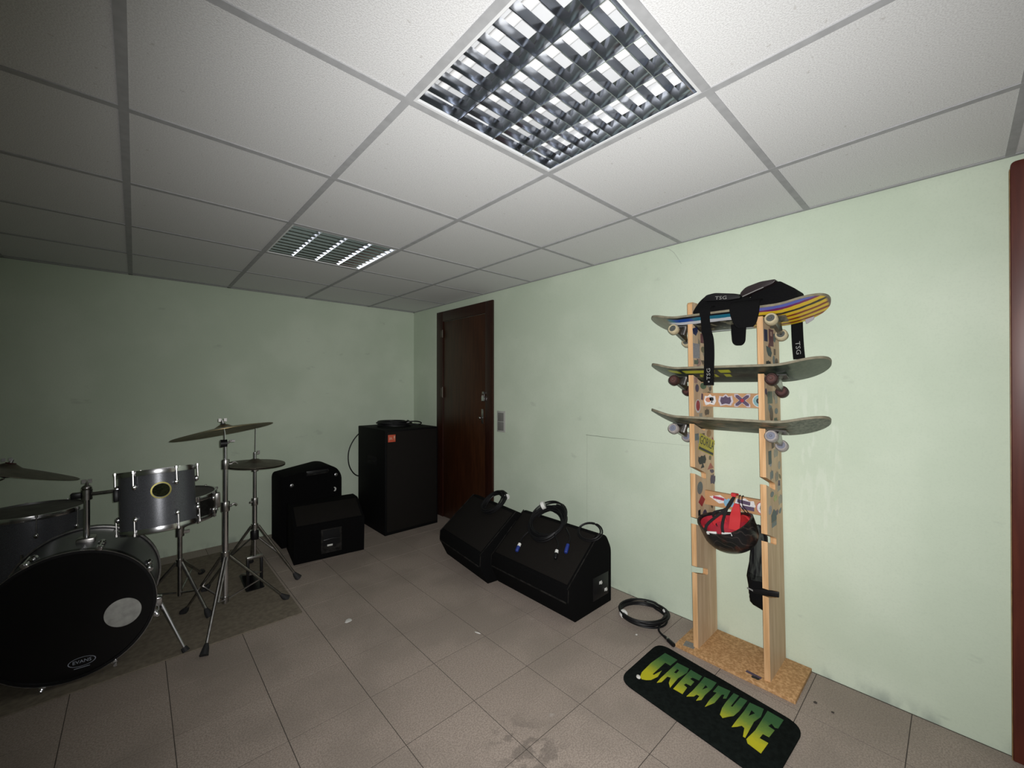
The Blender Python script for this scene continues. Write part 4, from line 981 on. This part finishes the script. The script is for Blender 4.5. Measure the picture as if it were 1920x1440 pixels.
# straight cymbal stand with the big cymbal
cs = thing('cymbal_stand', 'tall chrome tripod cymbal stand in front of the drum kit', 'stand', (.392, 2.905, 0), world=True)
cx, cy = .392, 2.905
part(cs, G().cyl((cx, cy, .10), (cx, cy, .685), .0145, n=16), 'lower_tube', CHROME)
part(cs, G().cyl((cx, cy, .66), (cx, cy, .925), .0118, n=16), 'middle_tube', CHROME)
part(cs, G().cyl((cx, cy, .90), (cx - .002, cy, 1.045), .0085, n=14), 'upper_tube', CHROME)
for z, r in ((.665, .0215), (.912, .0190)):
    cl = part(cs, G().cyl((cx, cy, z - .028), (cx, cy, z + .028), r, n=16), 'height_clamp', CHROME2, bevel=.003)
    part(cs, G().cyl((cx, cy, z), (cx + .032, cy - .004, z + .002), .007, n=10).tube(spline([(cx + .030, cy, z + .003), (cx + .045, cy, z + .008), (cx + .058, cy, z - .004)], 4), .005, 8), 'wing_bolt', CHROME2, cl)
part(cs, G().cyl((cx - .026, cy, 1.035), (cx + .006, cy, 1.035), .022, n=18), 'tilter', BLKPL)
part(cs, G().cyl((cx + .004, cy, 1.03), (cx + .028, cy, 1.05), .005, n=8).box((cx + .020, cy - .004, 1.04), (cx + .045, cy + .004, 1.052)), 'tilter_wing', CHROME2)
ctop = Vector((cx - .008, cy + .002, 1.115)); cn = Vector((-.135, .185, 1)).normalized()
part(cs, G().tube([(cx - .004, cy, 1.045), ctop - cn * .02, ctop + cn * .055], .0045, 8), 'top_rod', CHROME)
part(cs, G().cyl(ctop + cn * .018, ctop + cn * .036, .013, n=12), 'felt', M('black_felt', (.02, .018, .018), 1.))
wn_ = ctop + cn * .045
part(cs, G().cyl(wn_ - cn * .008, wn_ + cn * .010, .009, n=10).box((-.020, -.003, .004), (-.006, .003, .022), Matrix.Translation(wn_)).box((.006, -.003, .004), (.020, .003, .022), Matrix.Translation(wn_)), 'wing_nut', CHROME2)
part(cs, G().cyl((cx, cy, .345), (cx, cy, .40), .021, n=16), 'leg_collar', CHROME2)
part(cs, G().cyl((cx, cy, .105), (cx, cy, .14), .018, n=14), 'brace_collar', CHROME2)
for fx, fy in ((.262, 2.588), (.718, 2.915), (.218, 3.150)):
    dv = Vector((fx - cx, fy - cy, 0)).normalized(); sd = Vector((-dv.y, dv.x, 0)) * .008
    top = Vector((cx, cy, .372)) + dv * .02
    leg(cs, top, (fx, fy, .006), .0075, Vector((cx, cy, .122)) + dv * .018)
    part(cs, G().tube([top + sd * 1.8, top.lerp(Vector((fx, fy, .006)), .5) + sd * 1.8], .0045, 6), 'leg_strut', CHROME2)
def cymbal(name, lab, c, nrm, r, bell, mat, dome=.020, group=None):
    X = Vector((1, 0, 0)); Z = Vector(nrm).normalized(); Y = Z.cross(X).normalized(); X = Y.cross(Z)
    Mx = frame((0, 0, 0), X, Y)
    pr_ = [(.007, bell), (bell * .6 + .014, bell * .86), (.040, bell * .42), (.050, dome)]
    pr_ = [(.007, dome + .020), (.022, dome + .017), (.038, dome + .007), (.052, dome)] + [(.052 + (r - .052) * t, dome * (1 - t ** 1.25)) for t in (.2, .4, .6, .8, 1.)]
    bot = [(a, z - .0016) for a, z in reversed(pr_)]
    return single(G().lathe(pr_ + bot, 56, Matrix.Translation(c) @ Mx, close=True), name, mat, lab, 'cymbal', c, group, ang=50)
cymbal('ride_cymbal', 'large tilted bronze cymbal on the tall stand', ctop - cn * .012, cn, .250, .02, BRONZE, .024)
# hi-hat
hx, hy = .598, 3.215
hh = thing('hi_hat_stand', 'chrome hi-hat stand with foot pedal beside the back wall', 'stand', (hx, hy, 0), world=True)
part(hh, G().cyl((hx, hy, .33), (hx, hy, .60), .0130, n=14), 'lower_tube', CHROME)
part(hh, G().cyl((hx, hy, .58), (hx, hy, .800), .0100, n=14), 'upper_tube', CHROME)
cl = part(hh, G().cyl((hx, hy, .565), (hx, hy, .615), .0185, n=14), 'height_clamp', CHROME2, bevel=.003)
part(hh, G().cyl((hx, hy, .59), (hx - .03, hy - .005, .59), .007, n=8), 'wing_bolt', CHROME2, cl)
part(hh, G().cyl((hx, hy, .795), (hx, hy, .812), .020, n=14), 'seat_cup', CHROME2)
part(hh, G().cyl((hx, hy, .80), (hx + .004, hy, 1.095), .0033, n=8), 'pull_rod', CHROME)
part(hh, G().cyl((hx, hy, .865), (hx, hy, .915), .0095, n=12).ball((hx, hy, .918), .010, 10, 6), 'clutch', CHROME)
part(hh, G().cyl((hx, hy, .905), (hx + .022, hy, .915), .004, n=8).box((hx + .014, hy - .003, .908), (hx + .028, hy + .003, .932)), 'clutch_wing', CHROME2)
part(hh, G().cyl((hx, hy, .405), (hx, hy, .440), .020, n=14), 'leg_collar', CHROME2)
part(hh, G().cyl((hx, hy, .335), (hx, hy, .395), .024, n=16), 'spring_housing', BLKPL, bevel=.004)
part(hh, G().cyl((hx, hy, .22), (hx, hy, .34), .0085, n=10), 'lower_rod', CHROME)
for fx, fy in ((.855, 3.170), (.345, 3.40), (.66, 3.70)):
    dv = Vector((fx - hx, fy - hy, 0)).normalized(); leg(hh, Vector((hx, hy, .425)) + dv * .02, (fx, fy, .006), .0085, Vector((hx, hy, .345)) + dv * .02)
part(hh, G().box((hx - .047, hy - .012, .006), (hx - .032, hy + .012, .206)), 'pedal_frame', BLKPL, bevel=.002)
part(hh, G().box((hx + .032, hy - .012, .006), (hx + .047, hy + .012, .206)), 'pedal_frame', BLKPL, bevel=.002)
part(hh, G().box((hx - .047, hy - .014, .206), (hx + .047, hy + .014, .224)), 'pedal_bridge', CHROME2, bevel=.002)
part(hh, G().prism(roundpoly([(hx - .042, hy - .02), (hx + .042, hy - .02), (hx + .034, hy + .26), (hx - .034, hy + .26)], .015, 4), lambda u, v, w_: (u, v, w_ + .10 - (v - hy) * .32), .0, .008), 'foot_pedal', CHROME2)
part(hh, G().prism(roundpoly([(hx - .055, hy - .035), (hx + .055, hy - .035), (hx + .045, hy + .28), (hx - .045, hy + .28)], .02, 4), FL, .0065, .012), 'base_plate', BLKPL)
cymbal('hi_hat_cymbal', 'upper dull bronze hi-hat cymbal', (hx, hy, .846), (.05, -.02, 1), .180, .02, BRONZED, .014)
bt = cymbal('hi_hat_cymbal', 'lower upturned hi-hat cymbal under the upper one', (hx, hy, .836), (-.05, .02, -1), .180, .02, BRONZED, .014)
# left crash cymbal on a boom reaching in from outside the picture
ls = thing('cymbal_stand', 'cymbal stand at the left picture edge behind the floor tom', 'stand', (-.50, 3.30, 0), world=True)
lc = Vector((-.468, 3.20, .945)); ln = Vector((.30, .09, 1)).normalized()
part(ls, G().cyl((-.56, 3.30, .10), (-.56, 3.30, .62), .0135, n=14), 'lower_tube', CHROME2)
part(ls, G().cyl((-.56, 3.30, .60), (-.56, 3.30, .86), .010, n=14), 'upper_tube', CHROME2)
part(ls, G().cyl((-.56, 3.30, .585), (-.56, 3.30, .64), .020, n=14), 'height_clamp', CHROME2)
part(ls, G().ball((-.555, 3.295, .87), (.022, .018, .024), 12, 8), 'tilter', BLKPL)
part(ls, G().tube([(-.555, 3.295, .87), lc - ln * .035, lc + ln * .055], .0048, 8), 'top_rod', CHROME)
part(ls, G().lathe([(.006, -.03), (.020, -.025), (.024, -.015), (.008, -.012)], 14, Matrix.Translation(lc) @ frame((0, 0, 0), (1, 0, -.3), (0, 1, 0)), close=True), 'tilter_head', BLKPL)
part(ls, G().cyl(lc + ln * .022, lc + ln * .044, .019, n=14), 'felt', M('dark_red_felt', (.05, .012, .012), 1.))
part(ls, G().cyl(lc + ln * .044, lc + ln * .060, .008, n=10).box((-.018, -.003, .05), (-.005, .003, .066), Matrix.Translation(lc + ln * .002)).box((.005, -.003, .05), (.018, .003, .066), Matrix.Translation(lc + ln * .002)), 'wing_nut', CHROME)
for q in (.9, 3.0, 5.1):
    leg(ls, (-.56 + .02 * math.cos(q), 3.30 + .02 * math.sin(q), .36), (-.56 + .30 * math.cos(q), 3.30 + .30 * math.sin(q), .006), .008, (-.56 + .018 * math.cos(q), 3.30 + .018 * math.sin(q), .12))
cymbal('crash_cymbal', 'dark crash cymbal sloping down to the right at the left edge', lc, ln, .262, .02, BRONZED, .022)

# ------------------------------------------------------------------ odds and ends
PAPER = M('white_scrap', (.60, .59, .56), .9)
def scrap(lab, x, y, a, b, rz, z0=0., mat=PAPER, h=.008):
    rnd = random.Random(int(x * 1e4)); Mx = Matrix.Translation((x, y, z0)) @ Matrix.Rotation(rz, 4, 'Z'); vs, fs = [], []
    n, m = 10, 5
    for i in range(m + 1):
        for k in range(n):
            q = 2 * PI * k / n; r = math.sin(PI * (i + .3) / (m + .6)) * rnd.uniform(.8, 1.15)
            vs.append((a * r * math.cos(q), b * r * math.sin(q), h * .5 * (1 - math.cos(PI * (i + .3) / (m + .6))) * rnd.uniform(.9, 1.1) + .0003))
    for i in range(m):
        for k in range(n): l = (k + 1) % n; fs.append((i * n + k, i * n + l, (i + 1) * n + l, (i + 1) * n + k))
    fs += [tuple(range(n)), tuple(m * n + k for k in range(n))]
    return single(G().add(vs, fs, Mx), 'paper_scrap', mat, lab, 'scrap', (x, y, z0), 'scraps of litter on the floor')
scrap('round white paper scrap on the floor left of the middle', .917, 2.399, .024, .018, .6)
scrap('thin white sliver lying on the floor in front of the near wedge', 1.401, 1.801, .020, .005, 1.9, h=.004)
scrap('tiny white speck on the floor below the coiled cable', 2.033, 1.194, .007, .006, .2, h=.005)
scrap('crumpled white bit lying on the corner of the black rug', 1.731, 1.006, .014, .010, .9, .010)
GUM = M('dark_crumb', (.05, .042, .036), .8)
scrap('dark crumb on the floor right of the rug, nearer the wooden base', 2.169, .415, .008, .007, .1, mat=GUM, h=.003)
scrap('dark crumb on the floor right of the rug, farther from the wooden base', 2.157, .353, .007, .006, .1, mat=GUM, h=.003)
WEB = M('pale_thread', (.42, .44, .40), .8)
single(G().tube(spline([(XR - .003, 1.222, H - .004), (XR - .006, 1.185, 2.208), (XR - .010, 1.150, 2.178), (XR - .012, 1.122, 2.135), (XR - .006, 1.104, 2.100)], 6), .0011, 5), 'cobweb', WEB, 'grey cobweb strand hanging from the ceiling edge above the rack', 'cobweb', (XR - .006, 1.16, 2.22))
